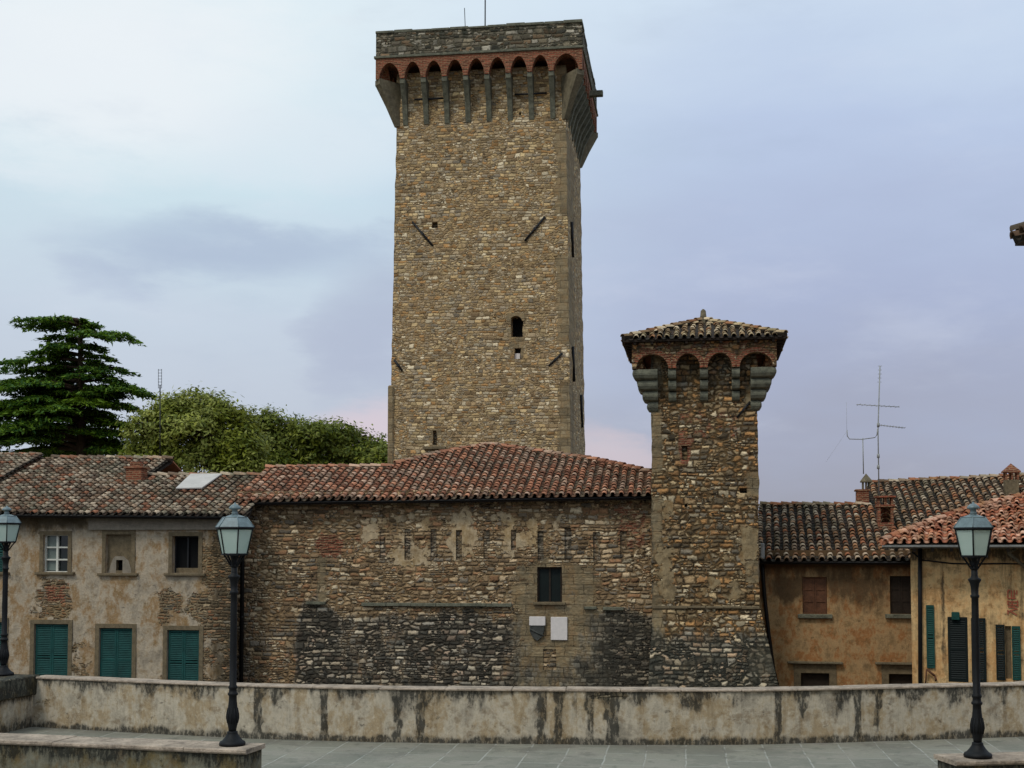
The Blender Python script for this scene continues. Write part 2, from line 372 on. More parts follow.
def tiles_mat(name, pal, lich=.35, lcol=(96,92,78), rough_=.9):
    m, n = newmat(name); geo = n.add('ShaderNodeNewGeometry'); rnd = geo.outputs['Random Per Island']; pos = geo.outputs['Position']
    k = len(pal); col = n.ramp(rnd, [(i/k, c) for i, c in enumerate(pal)], 'CONSTANT')
    r2 = n.math('FRACT', n.math('MULTIPLY', rnd, 37.7))
    f = n.noise(pos, 9, 4, .7); big = n.noise(pos, .7, 5, .65); pt = n.noise(pos, 4.5, 4, .7)
    cx = n.add('ShaderNodeCombineColor'); val = n.math('MULTIPLY', n.math('ADD', .6, n.math('MULTIPLY', r2, .6)), n.math('ADD', .6, n.math('MULTIPLY', f, .8)))
    for i in range(3): n.put(cx.inputs[i], val)
    col = n.mix(1, col, cx.outputs[0], 'MULTIPLY')
    lm = n.math('MULTIPLY', n.smooth(n.math('ADD', n.math('MULTIPLY', big, .5), n.math('MULTIPLY', pt, .5)), .55-.12*lich, .64-.1*lich), .4+lich)
    col = n.mix(lm, col, lin(lcol))
    col = n.mix(n.math('MULTIPLY', n.smooth(n.noise(pos, 12, 5, .75), .58, .66), .5), col, lin((34,30,24)))
    n.put(n.b.inputs['Base Color'], col); n.b.inputs['Roughness'].default_value = rough_
    n.put(n.b.inputs['Normal'], n.bump(f, .02, .6))
    return m

M = {}
M['tower'] = masonry('tower_stone', [(196,170,126),(166,140,104),(182,162,132),(138,114,84),(210,192,160),(176,134,86),(148,134,114),(190,160,114),(172,150,118)], (168,142,104), su=.27, sz=.135, mw=.13, gapd=.95, tint=(168,136,94), dark=(66,66,54), warp=.12, lo=.55, hi=.85, bumpd=.04, pits=.75)
M['parapet_stone'] = masonry('battlement_stone', [(150,136,112),(116,106,90),(92,84,70),(168,158,140),(122,98,74),(76,72,62)], (100,92,74), su=.42, sz=.19, mw=.15, gapd=.95, tint=(96,88,68), dark=(44,48,38), warp=.12)
M['turret'] = masonry('turret_stone', [(190,164,124),(154,128,94),(184,136,86),(106,92,72),(206,186,152),(158,118,78),(134,122,104)], (92,72,46), su=.30, sz=.165, mw=.19, gapd=1, tint=(128,104,70), dark=(40,42,36), plaster=(150,130,98), plaster2=(128,100,64), warp=.12, rub=.15, pits=.8)
M['hall'] = masonry('hall_stone', [(184,156,120),(148,122,92),(194,168,134),(116,96,74),(164,122,88),(134,122,106),(206,186,154)], (138,112,80), su=.32, sz=.145, mw=.17, gapd=.95, tint=(140,112,78), dark=(40,39,34), plaster=(186,164,132), plaster2=(160,134,96), warp=.11, rub=.1, pamp=3.2, pits=.9)
M['house'] = masonry('worn_plaster_rubble', [(140,112,84),(118,92,66),(150,130,102),(104,84,62),(142,100,70),(122,112,96)], (146,128,100), su=.26, sz=.10, mw=.16, gapd=.5, tint=(140,112,70), dark=(66,56,40), plaster=(176,160,138), plaster2=(146,116,80), p0=.86, pamp=2.4)
M['ochre'] = masonry('ochre_plaster', [(140,110,80),(120,92,66)], (130,106,76), plaster=(170,138,98), plaster2=(152,102,60), p0=1.5, pfreq=2.4, dark=(72,54,36), bumpd=.02)
M['cream'] = masonry('cream_plaster', [(150,110,80),(130,92,66)], (150,116,86), plaster=(214,176,124), plaster2=(196,148,96), p0=1.4, dark=(70,60,46), bumpd=.015, streak=.75, pfreq=2)
M['retain'] = masonry('stained_plaster', [(150,136,108),(128,114,90),(160,146,122)], (136,122,96), plaster=(184,172,152), plaster2=(158,138,108), p0=1.1, pfreq=1.8, dark=(30,32,30), bumpd=.025, streak=.35, su=.2, sz=.1)
M['lowwall'] = masonry('mossy_plaster', [(130,122,100),(100,96,80),(150,140,116)], (108,98,76), plaster=(122,118,102), plaster2=(106,92,60), p0=.8, dark=(22,24,22), bumpd=.05, streak=.5, su=.22, sz=.11)
M['brick'] = masonry('red_brick', [(134,84,60)], (116,92,70), dark=(64,54,42), brick=(148,82,60), bumpd=.02)
M['corbel'] = plain('grey_corbel_stone', (92,92,80), .9, .35, 5, bump=.03, c2=(108,106,90))
M['corner'] = plain('tan_corbel_stone', (112,102,82), .9, .35, 5, bump=.03)
M['coping'] = plain('coping_stone', (160,144,128), .95, .42, 3.2, bump=.04)
M['trim'] = plain('pietra_serena_trim', (112,98,76), .9, .3, 7, bump=.015)
M['fascia'] = plain('fascia_plaster', (138,128,114), .9, .2, 4)
M['darkwood'] = plain('dark_wood', (46,36,28), .8, .3, 5)
M['void'] = plain('dark_room', (10,10,11), .9, .3, 3, bump=0)
M['shutter'] = plain('faded_teal_paint', (24,70,66), .7, .25, 3, bump=.004)
M['shutter_g'] = plain('green_paint', (22,68,60), .6, .25, 3, bump=.004)
M['shutter_d'] = plain('shaded_dark_green', (9,20,18), .6, .3, 3, bump=.004)  # green darkened: the shade of backlit shutter leaves is put into the colour
M['brownwood'] = plain('brown_shutter_wood', (96,62,42), .7, .3, 5, bump=.01)
M['winwood'] = plain('white_window_paint', (206,204,192), .5, .1, 5, bump=0)
M['iron'] = plain('wrought_iron', (34,34,36), .5, .3, 10, bump=.004)
M['lampiron'] = plain('lamp_cast_iron', (13,14,17), .6, .3, 8, bump=.004, spec=.25)
M['lamproof'] = plain('lamp_roof_metal', (104,120,124), .4, .25, 8, bump=.003, spec=.5)
M['zinc'] = plain('weathered_zinc', (150,150,146), .45, .25, 4, bump=0)
M['plaque'] = plain('white_marble', (216,206,200), .6, .06, 8, bump=0)
M['shield'] = plain('slate_shield', (70,70,66), .7, .3, 12, bump=.01)
M['pipe'] = plain('black_drainpipe', (22,20,20), .5, .3, 4, bump=0)
M['sheet'] = plain('fibre_cement_sheet', (190,184,178), .8, .1, 3, bump=0)
M['redpaint'] = plain('faded_red_paint', (158,84,62), .9, .25, 14, bump=0)
M['bark'] = plain('bark', (66,52,40), .95, .4, 6, bump=.05)
M['roof_hall'] = tiles_mat('hall_roof_tiles', [(180,124,96),(160,108,84),(178,144,120),(146,98,76),(190,156,132),(172,118,90),(160,130,108),(186,130,100),(176,146,124)], .2, (120,108,92))
M['gutter_tiles'] = tiles_mat('grimy_shaded_tiles', [(112,80,60),(92,70,54),(98,84,68)], .3, (48,44,36))  # grime, plus the shade of the gaps between cover tiles put into the colour
M['gutter_dark'] = tiles_mat('shaded_channel_tiles', [(62,48,38),(48,40,32),(56,50,42)], .3, (36,34,28))  # near-black colour stands in for the deep shade between cover tiles
M['roof_left'] = tiles_mat('weathered_roof_tiles', [(160,134,110),(136,110,88),(172,152,130),(110,90,74),(154,104,78),(146,132,112),(182,162,138)], .35, (92,90,72))
M['roof_right'] = tiles_mat('lichen_roof_tiles', [(158,128,100),(152,98,68),(172,150,126),(118,96,76),(148,126,104),(178,160,136),(156,114,80)], .35, (110,102,80))
M['roof_front'] = tiles_mat('orange_roof_tiles', [(190,122,90),(172,106,78),(200,150,122),(170,126,100),(204,160,134)], .3, (160,116,76))
M['roof_turret'] = tiles_mat('turret_roof_tiles', [(190,166,130),(166,138,104),(204,182,150),(130,104,78),(160,112,78)], .35, (128,118,84))
M['underroof'] = plain('roof_underlay', (44,36,30), .95, .3, 6, bump=0)

def glass_mat(name, c, rough_=.25, metal=0):
    m, n = newmat(name); f = n.noise(n.add('ShaderNodeTexCoord').outputs['Object'], 2.5, 3)
    n.put(n.b.inputs['Base Color'], n.ramp(f, [(.3, tuple(x*.8 for x in c)), (.7, c)])); n.b.inputs['Roughness'].default_value = rough_
    n.b.inputs['Specular IOR Level'].default_value = .6
    return m
M['pane'] = glass_mat('window_pane', (26,36,36), .12)
M['pane_pale'] = glass_mat('window_pane_curtain', (120,132,124), .2)
m, n = newmat('frosted_lamp_glass'); M['lampglass'] = m
f = n.noise(n.add('ShaderNodeTexCoord').outputs['Object'], 5, 3)
n.put(n.b.inputs['Base Color'], n.ramp(f, [(.3, (212,228,220)), (.7, (228,240,232))])); n.b.inputs['Roughness'].default_value = .3
tr = n.add('ShaderNodeBsdfTranslucent'); tr.inputs[0].default_value = lin((214,232,224)); mx = n.add('ShaderNodeMixShader'); mx.inputs[0].default_value = .45
n.L.new(n.b.outputs[0], mx.inputs[1]); n.L.new(tr.outputs[0], mx.inputs[2])
tp_ = n.add('ShaderNodeBsdfTransparent'); mx2 = n.add('ShaderNodeMixShader'); mx2.inputs[0].default_value = .3
n.L.new(mx.outputs[0], mx2.inputs[1]); n.L.new(tp_.outputs[0], mx2.inputs[2]); n.L.new(mx2.outputs[0], n.out.inputs[0])

def leaf_mat(name, pal, trans=.25):
    m, n = newmat(name); geo = n.add('ShaderNodeNewGeometry'); rnd = geo.outputs['Random Per Island']
    k = len(pal); col = n.ramp(rnd, [(i/(k-1), c) for i, c in enumerate(pal)])
    at_ = n.add('ShaderNodeAttribute', attribute_name='mask'); cx = n.add('ShaderNodeSeparateColor'); n.put(cx.inputs[0], at_.outputs['Color'])
    col = n.mix(n.math('MULTIPLY', cx.outputs[0], .75), col, n.mix(1, n.mix(.5, col, lin(pal[-2])), lin((255,250,170)), 'MULTIPLY'))
    col = n.mix(n.math('MULTIPLY', cx.outputs[1], .55), col, n.mix(1, col, lin((120,130,110)), 'MULTIPLY'))
    big = n.noise(geo.outputs['Position'], .55, 3); col = n.mix(n.smooth(big, .4, .65), col, n.mix(1, col, lin((200,206,120)), 'MULTIPLY'))
    n.put(n.b.inputs['Base Color'], col); n.b.inputs['Roughness'].default_value = .6
    t = n.add('ShaderNodeBsdfTranslucent'); n.put(t.inputs[0], col); x = n.add('ShaderNodeMixShader'); x.inputs[0].default_value = trans
    n.L.new(n.b.outputs[0], x.inputs[1]); n.L.new(t.outputs[0], x.inputs[2]); n.L.new(x.outputs[0], n.out.inputs[0])
    return m
M['cedar'] = leaf_mat('cedar_needles', [(44,78,42),(62,104,44),(140,172,62),(62,98,46)], .3)
M['oak'] = leaf_mat('olive_green_leaves', [(108,122,54),(138,148,70),(176,178,104),(120,130,60)])
M['laurel'] = leaf_mat('dark_green_leaves', [(90,108,44),(120,132,56),(156,160,80),(98,114,50)])

# paving: rectangular slabs with pale joints running away from the viewer
m, n = newmat('stone_paving'); M['paving'] = m
uv = uvnode(n); wv = n.noise(uv, 1.2, 2, .5, out=1)
uvw = n.vmath('ADD', uv, n.vmath('MULTIPLY', n.vmath('SUBTRACT', wv, (.5,.5,.5)), (.06,.06,0)))
rt = n.mapping(uvw, rot=(0, 0, R(-90)))
br = n.add('ShaderNodeTexBrick'); n.put(br.inputs['Vector'], rt); br.inputs['Scale'].default_value = 1
br.inputs['Brick Width'].default_value = 1.15; br.inputs['Row Height'].default_value = .66; br.inputs['Mortar Size'].default_value = .018; br.inputs['Mortar Smooth'].default_value = .4
br.inputs['Color1'].default_value = lin((146,142,128)); br.inputs['Color2'].default_value = lin((122,120,108)); br.inputs['Mortar'].default_value = lin((168,166,156))
fn_ = n.noise(uv, 1.4, 6, .7); f2 = n.noise(uv, 20, 4, .7)
c = n.mix(n.smooth(fn_, .46, .6), br.outputs['Color'], lin((148,142,130)))
c = n.mix(n.math('MULTIPLY', n.smooth(n.noise(uv, 3.3, 5, .7), .54, .66), .5), c, lin((92,94,82)))
c = n.mix(n.math('MULTIPLY', n.smooth(n.noise(uv, .7, 7, .72), .5, .62), .55), c, lin((92,90,80)))
c = n.mix(n.math('MULTIPLY', n.smooth(n.noise(n.mapping(uv, loc=(7, 2, 0)), 4.5, 7, .78), .56, .64), .6), c, lin((164,158,140)))
c = n.mix(n.math('MULTIPLY', f2, .4), c, lin((92,94,88)))
n.put(n.b.inputs['Base Color'], c); n.b.inputs['Roughness'].default_value = .7
n.put(n.b.inputs['Normal'], n.bump(n.math('ADD', n.math('MULTIPLY', br.outputs['Fac'], -.6), f2), .015, .7))
M['earth'] = plain('ground_earth', (96,92,74), .95, .4, .4, bump=.02)
M['street'] = plain('street_asphalt', (74,72,68), .9, .2, 2, bump=.01)

# ------------------------------------------------------------------ ground, street, piazza
GL = -3.4                                            # level of the street below the retaining wall
mb = MB(); mb.poly([(-1500,-800,GL-.01), (1500,-800,GL-.01), (1500,2500,GL-.01), (-1500,2500,GL-.01)])
tag(mb.build('ground', M['earth']), kind='structure')
par = [(-9.15-2.9, 21.2)] ; PP = []
for px, Y in ((35,25.05),(150,24.15),(250,23.5),(380,23.05),(512,22.85),(620,22.72),(740,22.75),(850,23.05),(1024,23.75),(1220,24.7),(1600,26.5)):
    p = at_depth(px, HORY, Y); PP.append(Vector((p.x, p.y, 0)))
q0 = at_depth(-75, HORY, 22.0); q0.z = 0; q1 = at_depth(-420, HORY, 21.0); q1.z = 0
PALL = [q1, q0]+PP
mb = MB(); mb.poly([(-60,30,GL), (60,28,GL), (60,41,GL), (-60,44,GL)])
tag(mb.build('street', M['street']), kind='structure')
mb = MB(R(7.6))
outer = [p+Vector((0, .42, 0)) for p in PALL]
top = [Vector((-9.8,-14,0))]+[Vector((outer[0].x, -14, 0))]
ring = [Vector((-22,-16,0)), Vector((22,-16,0)), Vector((22,outer[-1].y,0))]+outer[::-1]+[Vector((-22,outer[0].y,0))]
mb.hexa([Vector((p.x,p.y,GL)) for p in ring], ring)
tag(mb.build('piazza_pavement', M['paving']), kind='structure')

# parapet wall of the piazza: plaster body and coping
pr = thing('parapet_wall', PP[4], 'long pale plastered parapet wall with black rain streaks at the edge of the square', 'wall')
streaks = [(258,4.5,1,1),(324,4,1,1),(398,5,1,.8),(421,4.5,1,1),(541,5,1,1),(558,3.5,1,.9),(575,3,.6,.6),(590,6,1,.7),(612,8,1,.95),(778,4,1,1),(803,4,.6,.8),(824,3,.5,.5),(839,3,.6,.6),(858,4,1,1),(878,4,.8,.9),(950,4,.5,.6),(1004,4,.5,.5),(735,3,.4,.5),(690,3,.35,.5),(700,3,.5,.5),(120,4,.3,.5),(60,5,.3,.6),(215,3,.4,.6),(360,4,.35,.5),(470,4,.45,.45),(495,3,.3,.4)]
HP = .92
def parmask(p):
    px, py = proj(p); z = p.z/HP; r = 0
    for c, wd, ln, st in streaks:
        e = abs(px-c-2.5*noise.noise(Vector((0, p.z*5, c))))/(wd*(.75+.45*z+.5*noise.noise(Vector((3, p.z*7, c)))))
        if e < 1.3: r = max(r, st*1.15*sst(1.3-e, 0, .8)*sst(z, 1-ln-.15, 1-ln+.2 if ln < 1 else -.1))
    u_ = noise.noise(Vector((p.x*2.6, 4.4, 0)))+.6*noise.noise(Vector((p.x*9, 1.4, 0)))
    r = r*.9; r = max(r, .66*sst(z+u_*.35, .62, 1.0), .9*(1-sst(z+.08*noise.noise(p*3), .0, .26)))
    g = -1.1*box2(px, py, 588, 632, 690, 702, 8)-.5*box2(px, py, 100, 210, 705, 722, 7)-.5*box2(px, py, 690, 850, 716, 724, 4)-.5*box2(px, py, 28, 60, 695, 720, 5)
    return (clampf(r), g+.15, 0, 0)
mb = MB(R(3)); mc = MB(R(3))
def run(pts, z0, z1, off0, off1, mbx, step=.07, stz=.08, maskfn=None, amp=.012):
    for a, b in zip(pts, pts[1:]):
        d = (b-a); L = d.length; t = d.normalized(); nn = Vector((t.y, -t.x, 0))
        us = lines(0, L, step); zs = lines(z0, z1, stz)
        mbx.grid(lambda u, z: a+t*u+nn*(off0+rough(a+t*u+Vector((0,0,z)), amp))+Vector((0,0,z)), us, zs, None, maskfn)
        mbx.poly([b+nn*off1+Vector((0,0,z0)), a+nn*off1+Vector((0,0,z0)), a+nn*off1+Vector((0,0,z1)), b+nn*off1+Vector((0,0,z1))])
        mbx.poly([a+nn*off0+Vector((0,0,z1)), b+nn*off0+Vector((0,0,z1)), b+nn*off1+Vector((0,0,z1)), a+nn*off1+Vector((0,0,z1))])
run(PP, 0, HP, 0, -.34, mb, maskfn=parmask)
run([q1, q0, PP[0]], 0, .62, 0, -.5, mb, step=.15, maskfn=lambda p: (.35+.5*(1-sst(p.z,0,.35))+.5*sst(p.z,.45,.62), .0, 0, 0))
mb.build('wall_body', M['retain'], pr)
cnt = 0
for a, b in zip(PP, PP[1:]):
    L = (b-a).length; k = max(1, round(L/1.05)); t = (b-a)/L; nn = Vector((t.y, -t.x, 0))
    for i in range(k):
        Fq = Frame(a+t*(L*i/k), -math.atan2(t.y, t.x))
        dz = random.uniform(-.008, .008); j0 = random.uniform(.03, .06)
        mc.box(Fq, .004, L/k-.004, HP+.002, HP+.045+dz, -.37, j0, .012)
mc.build('coping', M['coping'], pr)
ms_ = MB()
for a, b, d in ((q1, q0, 0), (q0, PP[0], 0)):
    L = (b-a).length; t = (b-a)/L; Fq = Frame(a, -math.atan2(t.y, t.x)); k = max(1, round(L/1.3))
    for i in range(k): ms_.box(Fq, L*i/k+.003, L*(i+1)/k-.003+(.12 if b is PP[0] and i == k-1 else 0), .622, .99, -1.3, .10, .02, m=(.95,-.1,0,0))
o = ms_.build('coping_slab', M['lowwall'], pr); o['label'] = 'thick dark stone slab at the left corner of the parapet'

# foreground low walls
def low_wall(name, a, b, H, th, label, endcap):
    t = (b-a).normalized(); L = (b-a).length; Fq = Frame(Vector((a.x, a.y, 0)), -math.atan2(t.y, t.x))
    root = thing(name, Fq.O, label, 'wall')
    def mk(p):
        z = p.z/H; s = noise.noise(Vector((p.x*2.2, 3, 0)))
        return (clampf(.35+.5*sst(z+s*.5, .3, 1.0)), .1, 0, 0)
    mb = MB(Fq.yaw); wall(mb, Fq, 0, L, 0, H-.07, step=.08, amp=.02, maskfn=mk)
    for (u0, u1, d0, d1) in ((0, 0, -th, 0), (L, L, 0, -th)):
        us = lines(0, th, .1); zs = lines(0, H-.07, .1)
        sg = 1 if u0 else -1
        mb.grid(lambda u, z: Fq.P(u0, z, (0-u) if u0 else (-th+u))+Fq.t*0, us, zs, None, mk)
    mb.poly([Fq.P(L,0,-th), Fq.P(0,0,-th), Fq.P(0,H-.07,-th), Fq.P(L,H-.07,-th)])
    mb.build('wall_body', M['lowwall'], root)
    mc = MB(Fq.yaw); k = max(1, round(L/1.1)); cuts = [0]+[L*(i+random.uniform(-.15,.15))/k for i in range(1, k)]+[L]
    for u0, u1 in zip(cuts, cuts[1:]):
        us = lines(u0+.004-(.05 if u0 == 0 else 0), u1-.004+(.05 if u1 == L else 0), .09); F0 = []; 
        lip = [.045+.03*noise.noise(Vector((u*3.1, 7.7, L)))+.012*noise.noise(Vector((u*14, 1.7, L))) for u in us]
        dz = random.uniform(-.006, .006)
        for i in range(len(us)-1):
            A = lambda u, l: [Fq.P(u, H-.068, -th-.03), Fq.P(u, H-.068, l-.02), Fq.P(u, H-.045, l), Fq.P(u, H-.012+dz, l), Fq.P(u, H+dz, l-.015), Fq.P(u, H+dz, -th-.03)]
            r0 = A(us[i], lip[i]); r1 = A(us[i+1], lip[i+1])
            for q in range(6): w_ = (q+1) % 6; mc.poly([r0[q], r1[q], r1[w_], r0[w_]])
            if i == 0: mc.poly(r0)
            if i == len(us)-2: mc.poly(r1[::-1])
    mc.build('coping', M['coping'], root)
    return root
g0 = at_depth(-120, HORY, 20.5); g1 = at_depth(246, HORY, 18.95); g0.z = g1.z = 0
low_wall('low_wall', g0, g1, .5, .6, 'low mossy wall with stone coping in the left foreground, under a lamp', True)
h0 = at_depth(955, HORY, 18.08); h1 = at_depth(1180, HORY, 18.6); h0.z = h1.z = 0
low_wall('low_wall', h0, h1, .476, .62, 'short low wall end with stone coping in the right foreground, under the right lamp', True)

# ------------------------------------------------------------------ street lamps
def make_lamp(loc, label, sc=1.0, rot=R(53)):
    root = thing('street_lamp', (0,0,0), label, 'street lamp', 'cast iron lantern lamps of the square')
    mb = MB(); mb.lathe((0,0,0), [(.19,0),(.195,.03),(.185,.055),(.15,.075),(.115,.115),(.085,.16),(.075,.185),(.078,.20),(.062,.21)], 24)
    mb.build('base', M['lampiron'], root)
    mb = MB()
    mb.lathe((0,0,.208), [(.056,0),(.06,.04),(.078,.12),(.092,.20),(.09,.25),(.072,.34),(.06,.45),(.058,.52),(.074,.535),(.076,.56),(.06,.575),(.056,.62),(.068,.635),(.068,.66),(.052,.68),
        (.052,1.2),(.049,1.9),(.048,2.03),(.06,2.04),(.062,2.07),(.05,2.08),(.052,2.16),(.064,2.24),(.088,2.28),(.092,2.30),(.055,2.32),(.046,2.35),(.044,2.44)], 20)
    for k in range(12):                                   # fluting ribs on the baluster
        a = k*math.pi/6; mb.tube([Vector((r_*math.cos(a), r_*math.sin(a), z)) for r_, z in ((.078,.33),(.093,.41),(.09,.46),(.072,.55))], .008, 5)
    mb.build('post', M['lampiron'], root)
    zb = 2.835; zt = 3.215                                # lantern glass bottom and rim
    mb = MB()
    mb.lathe((0,0,2.64), [(.05,0),(.064,.02),(.05,.05),(.04,.07),(.04,.15),(.09,.18),(.10,.195)], 12)
    for k in range(6):
        a = rot+k*math.pi/3+math.pi/6; c, s_ = math.cos(a), math.sin(a)
        mb.tube([Vector((r_*c, r_*s_, z)) for r_, z in ((.045,2.66),(.075,2.70),(.11,2.76),(.165,zb))], .014, 6)
    mb.build('bracket', M['lampiron'], root)
    def hx(r_, z): return [Vector((r_*math.cos(rot+k*math.pi/3), r_*math.sin(rot+k*math.pi/3), z)) for k in range(6)]
    lan = MB()
    lan.hexa(hx(.205, zb-.018), hx(.205, zb)); A, B = hx(.195, zb), hx(.278, zt)
    for k in range(6): lan.tube([A[k], B[k]], .011, 5)
    for k in range(6): lan.tube([B[k], B[(k+1) % 6]], .016, 5); lan.tube([A[k], A[(k+1) % 6]], .012, 5)
    lan.hexa(hx(.31, zt+.006), hx(.305, zt+.026))
    lan.lathe((0,0,zb), [(.03,0),(.03,.05),(.018,.06),(.022,.12),(.01,.15)], 10)
    lo = lan.build('lantern_frame', M['lampiron'], root)
    for k in range(6):
        g = MB(); j = (k+1) % 6; c = (A[k]+A[j]+B[k]+B[j])/4; q = [c+(p-c)*.97 for p in (A[k], A[j], B[j], B[k])]; off = Vector((-c.x, -c.y, 0)).normalized()*.004
        g.hexa([p+off for p in q], [p+off*2 for p in q]); g.build('glass_pane', M['lampglass'], lo)
    rf = MB(); r0, r1, r2 = hx(.30, zt+.026), hx(.185, zt+.17), hx(.05, zt+.215)
    for a, b in ((r0, r1), (r1, r2)):
        for k in range(6): j = (k+1) % 6; rf.poly([a[k], a[j], b[j], b[k]])
    for k in range(6): rf.tube([r0[k], r1[k]], .009, 5); rf.tube([r1[k], r1[(k+1) % 6]], .008, 5)
    ro = rf.build('lamp_roof', M['lamproof'], root)
    fi = MB(); fi.lathe((0,0,zt+.21), [(.055,0),(.045,.03),(.04,.075),(.085,.085),(.092,.10),(.075,.125),(.045,.15),(.018,.16),(.016,.175),(.004,.185)], 16)
    fi.build('finial', M['lamproof'], ro)
    root.location = loc; root.scale = (sc,)*3
    return root
def copy_tree(o, parent=None):
    c = o.copy(); COL.objects.link(c)
    if parent: c.parent = parent; c.matrix_parent_inverse = o.matrix_parent_inverse
    for ch in [x for x in bpy.data.objects if x.parent == o]: copy_tree(ch, c)
    return c
p = at_depth(234.5, HORY, 19.35)
lamp0 = make_lamp((p.x, p.y, .503), 'black lamp post with hexagonal lantern on the low wall in the left foreground')
p = at_depth(974, HORY, 18.4); l2 = copy_tree(lamp0); l2.location = (p.x, p.y, .479); l2.rotation_euler.z = R(15)
l2['label'] = 'black lamp post on the right foreground wall, in front of the cream house'
p = at_depth(6, HORY, 25.0); l3 = copy_tree(lamp0); l3.location = (p.x, p.y, .992); l3.scale = (.95,)*3
l3.scale = (1.0, 1.0, .905); l3['label'] = 'farther lamp post at the left edge, on the thick corner slab of the parapet'

# ------------------------------------------------------------------ roofs
class Plane:
    """a roof plane: e along the eave, s up the slope"""
    def __init__(s, P0, P1, back, pitch):
        P0 = Vector(P0)-Vector((0,0,.06)); P1 = Vector(P1)-Vector((0,0,.06)); s.P0 = P0; s.e = (Vector(P1)-s.P0).normalized(); b = Vector(back).normalized()
        up = (b*math.cos(pitch)+Vector((0,0,1))*math.sin(pitch)); s.s = (up-s.e*up.dot(s.e)).normalized(); s.n = s.e.cross(s.s).normalized()
    def P(s, a, b, h=0): return s.P0+s.e*a+s.s*b+s.n*h
    def at(s, px, py): h = hit(px, py, s.P0+s.n*.12, s.n)-s.P0; return h.dot(s.e), h.dot(s.s)
def inpoly(x, y, poly):
    c = False; j = len(poly)-1
    for i in range(len(poly)):
        xi, yi = poly[i]; xj, yj = poly[j]
        if (yi > y) != (yj > y) and x < (xj-xi)*(y-yi)/(yj-yi)+xi: c = not c
        j = i
    return c
def tile_half(mb, c, ax, side, up, L, r0, r1, lift, arc=(0, math.pi), segs=6, flat=.85):
    """one clay tile: a tapering trough; ax up the slope"""
    A, B, C_ = [], [], []
    for k in range(segs+1):
        f = arc[0]+(arc[1]-arc[0])*k/segs; co, si = math.cos(f), math.sin(f)
        A.append(mb.vert(c+side*r0*co+up*(r0*flat*si+lift))); B.append(mb.vert(c+ax*L+side*r1*co+up*(r1*flat*si)))
        C_.append(mb.vert(c+side*(r0-.022)*co+up*((r0-.022)*flat*si+lift)+ax*.002))
    D = [mb.vert(mb.v[C_[k]]+ax*L*.5) for k in range(segs+1)]
    for k in range(segs):
        mb.face([A[k], A[k+1], B[k+1], B[k]], True); mb.face([C_[k], C_[k+1], A[k+1], A[k]]); mb.face([D[k], D[k+1], C_[k+1], C_[k]])
def tile_plane(mb, pl, poly, colp=.26, exp=.29, jit=1.0, sd=0, h0=.03):
    rnd = random.Random(sd); xs = [p[0] for p in poly]; ys = [p[1] for p in poly]
    nc = int((max(xs)-min(xs))/colp)+1; nr = int((max(ys)-min(ys))/exp)+1
    for i in range(nc+1):
        a = min(xs)+(i+.5)*colp; sway = rnd.uniform(-.012,.012)*jit
        for j in range(nr+1):
            b = min(ys)+j*exp
            if inpoly(a, b+exp*.45, poly):
                sag = .05*noise.noise(pl.P(a, b)*.35)
                aa = a+sway+rnd.uniform(-.012,.012)*jit; bb = b+rnd.uniform(-.03,.03)*jit-.02
                th = rnd.gauss(0, .035)*jit; ax = (pl.s+pl.e*th).normalized(); side = (pl.e-pl.s*th).normalized()
                up = (pl.n+pl.e*rnd.gauss(0,.06)*jit).normalized()
                tile_half(mb, pl.P(aa, bb, h0+.045+sag), ax, side, up, exp*1.28, colp*.335*rnd.uniform(.93,1.07), colp*.26, .042+rnd.uniform(0,.014)*jit)
            if inpoly(a+colp/2, b+exp*.45, poly):
                sag = .05*noise.noise(pl.P(a, b)*.35)
                tile_half(mb.ch, pl.P(a+colp/2, b-.04, h0+.055+sag), pl.s, pl.e, pl.n, exp*1.2, colp*.33, colp*.36, .012, (math.pi, 2*math.pi), 4, .55)
def ridge(mb, p0, p1, r=.12, step=.36, sd=1):
    rnd = random.Random(sd); d = p1-p0; L = d.length; ax = d/L; side = ax.cross(Vector((0,0,1))).normalized(); up = side.cross(ax)
    k = max(1, int(L/step)); mb.ch.tube([p0-up*.03, p1-up*.03], r*.85, 7)
    for i in range(k):
        a2 = (ax+side*rnd.gauss(0,.03)+up*rnd.gauss(0,.02)).normalized()
        tile_half(mb, p0+ax*(L*i/k)+side*rnd.uniform(-.01,.01), a2, side, up, L/k*1.2, r*rnd.uniform(.95,1.08), r*.82, .03+rnd.uniform(0,.015))
class TB(MB):
    """cover tiles plus channel tiles between them, by default darkened for grime and gap shade"""
    def __init__(s, gm='gutter_dark'): MB.__init__(s); s.ch = MB(); s.gm = gm
    def build(s, name, mat, parent=None, loc=None):
        s.ch.build('channel_tiles', M[s.gm], parent); return MB.build(s, name, mat, parent, loc)
def slab(mb, pl, poly, h=0, th=.06):
    mb.hexa([pl.P(a, b, h-th) for a, b in poly], [pl.P(a, b, h) for a, b in poly])

def poly_box(mb, base, z0, z1):
    mb.hexa([Vector((p.x,p.y,z0)) for p in base], [Vector((p.x,p.y,z1)) for p in base])

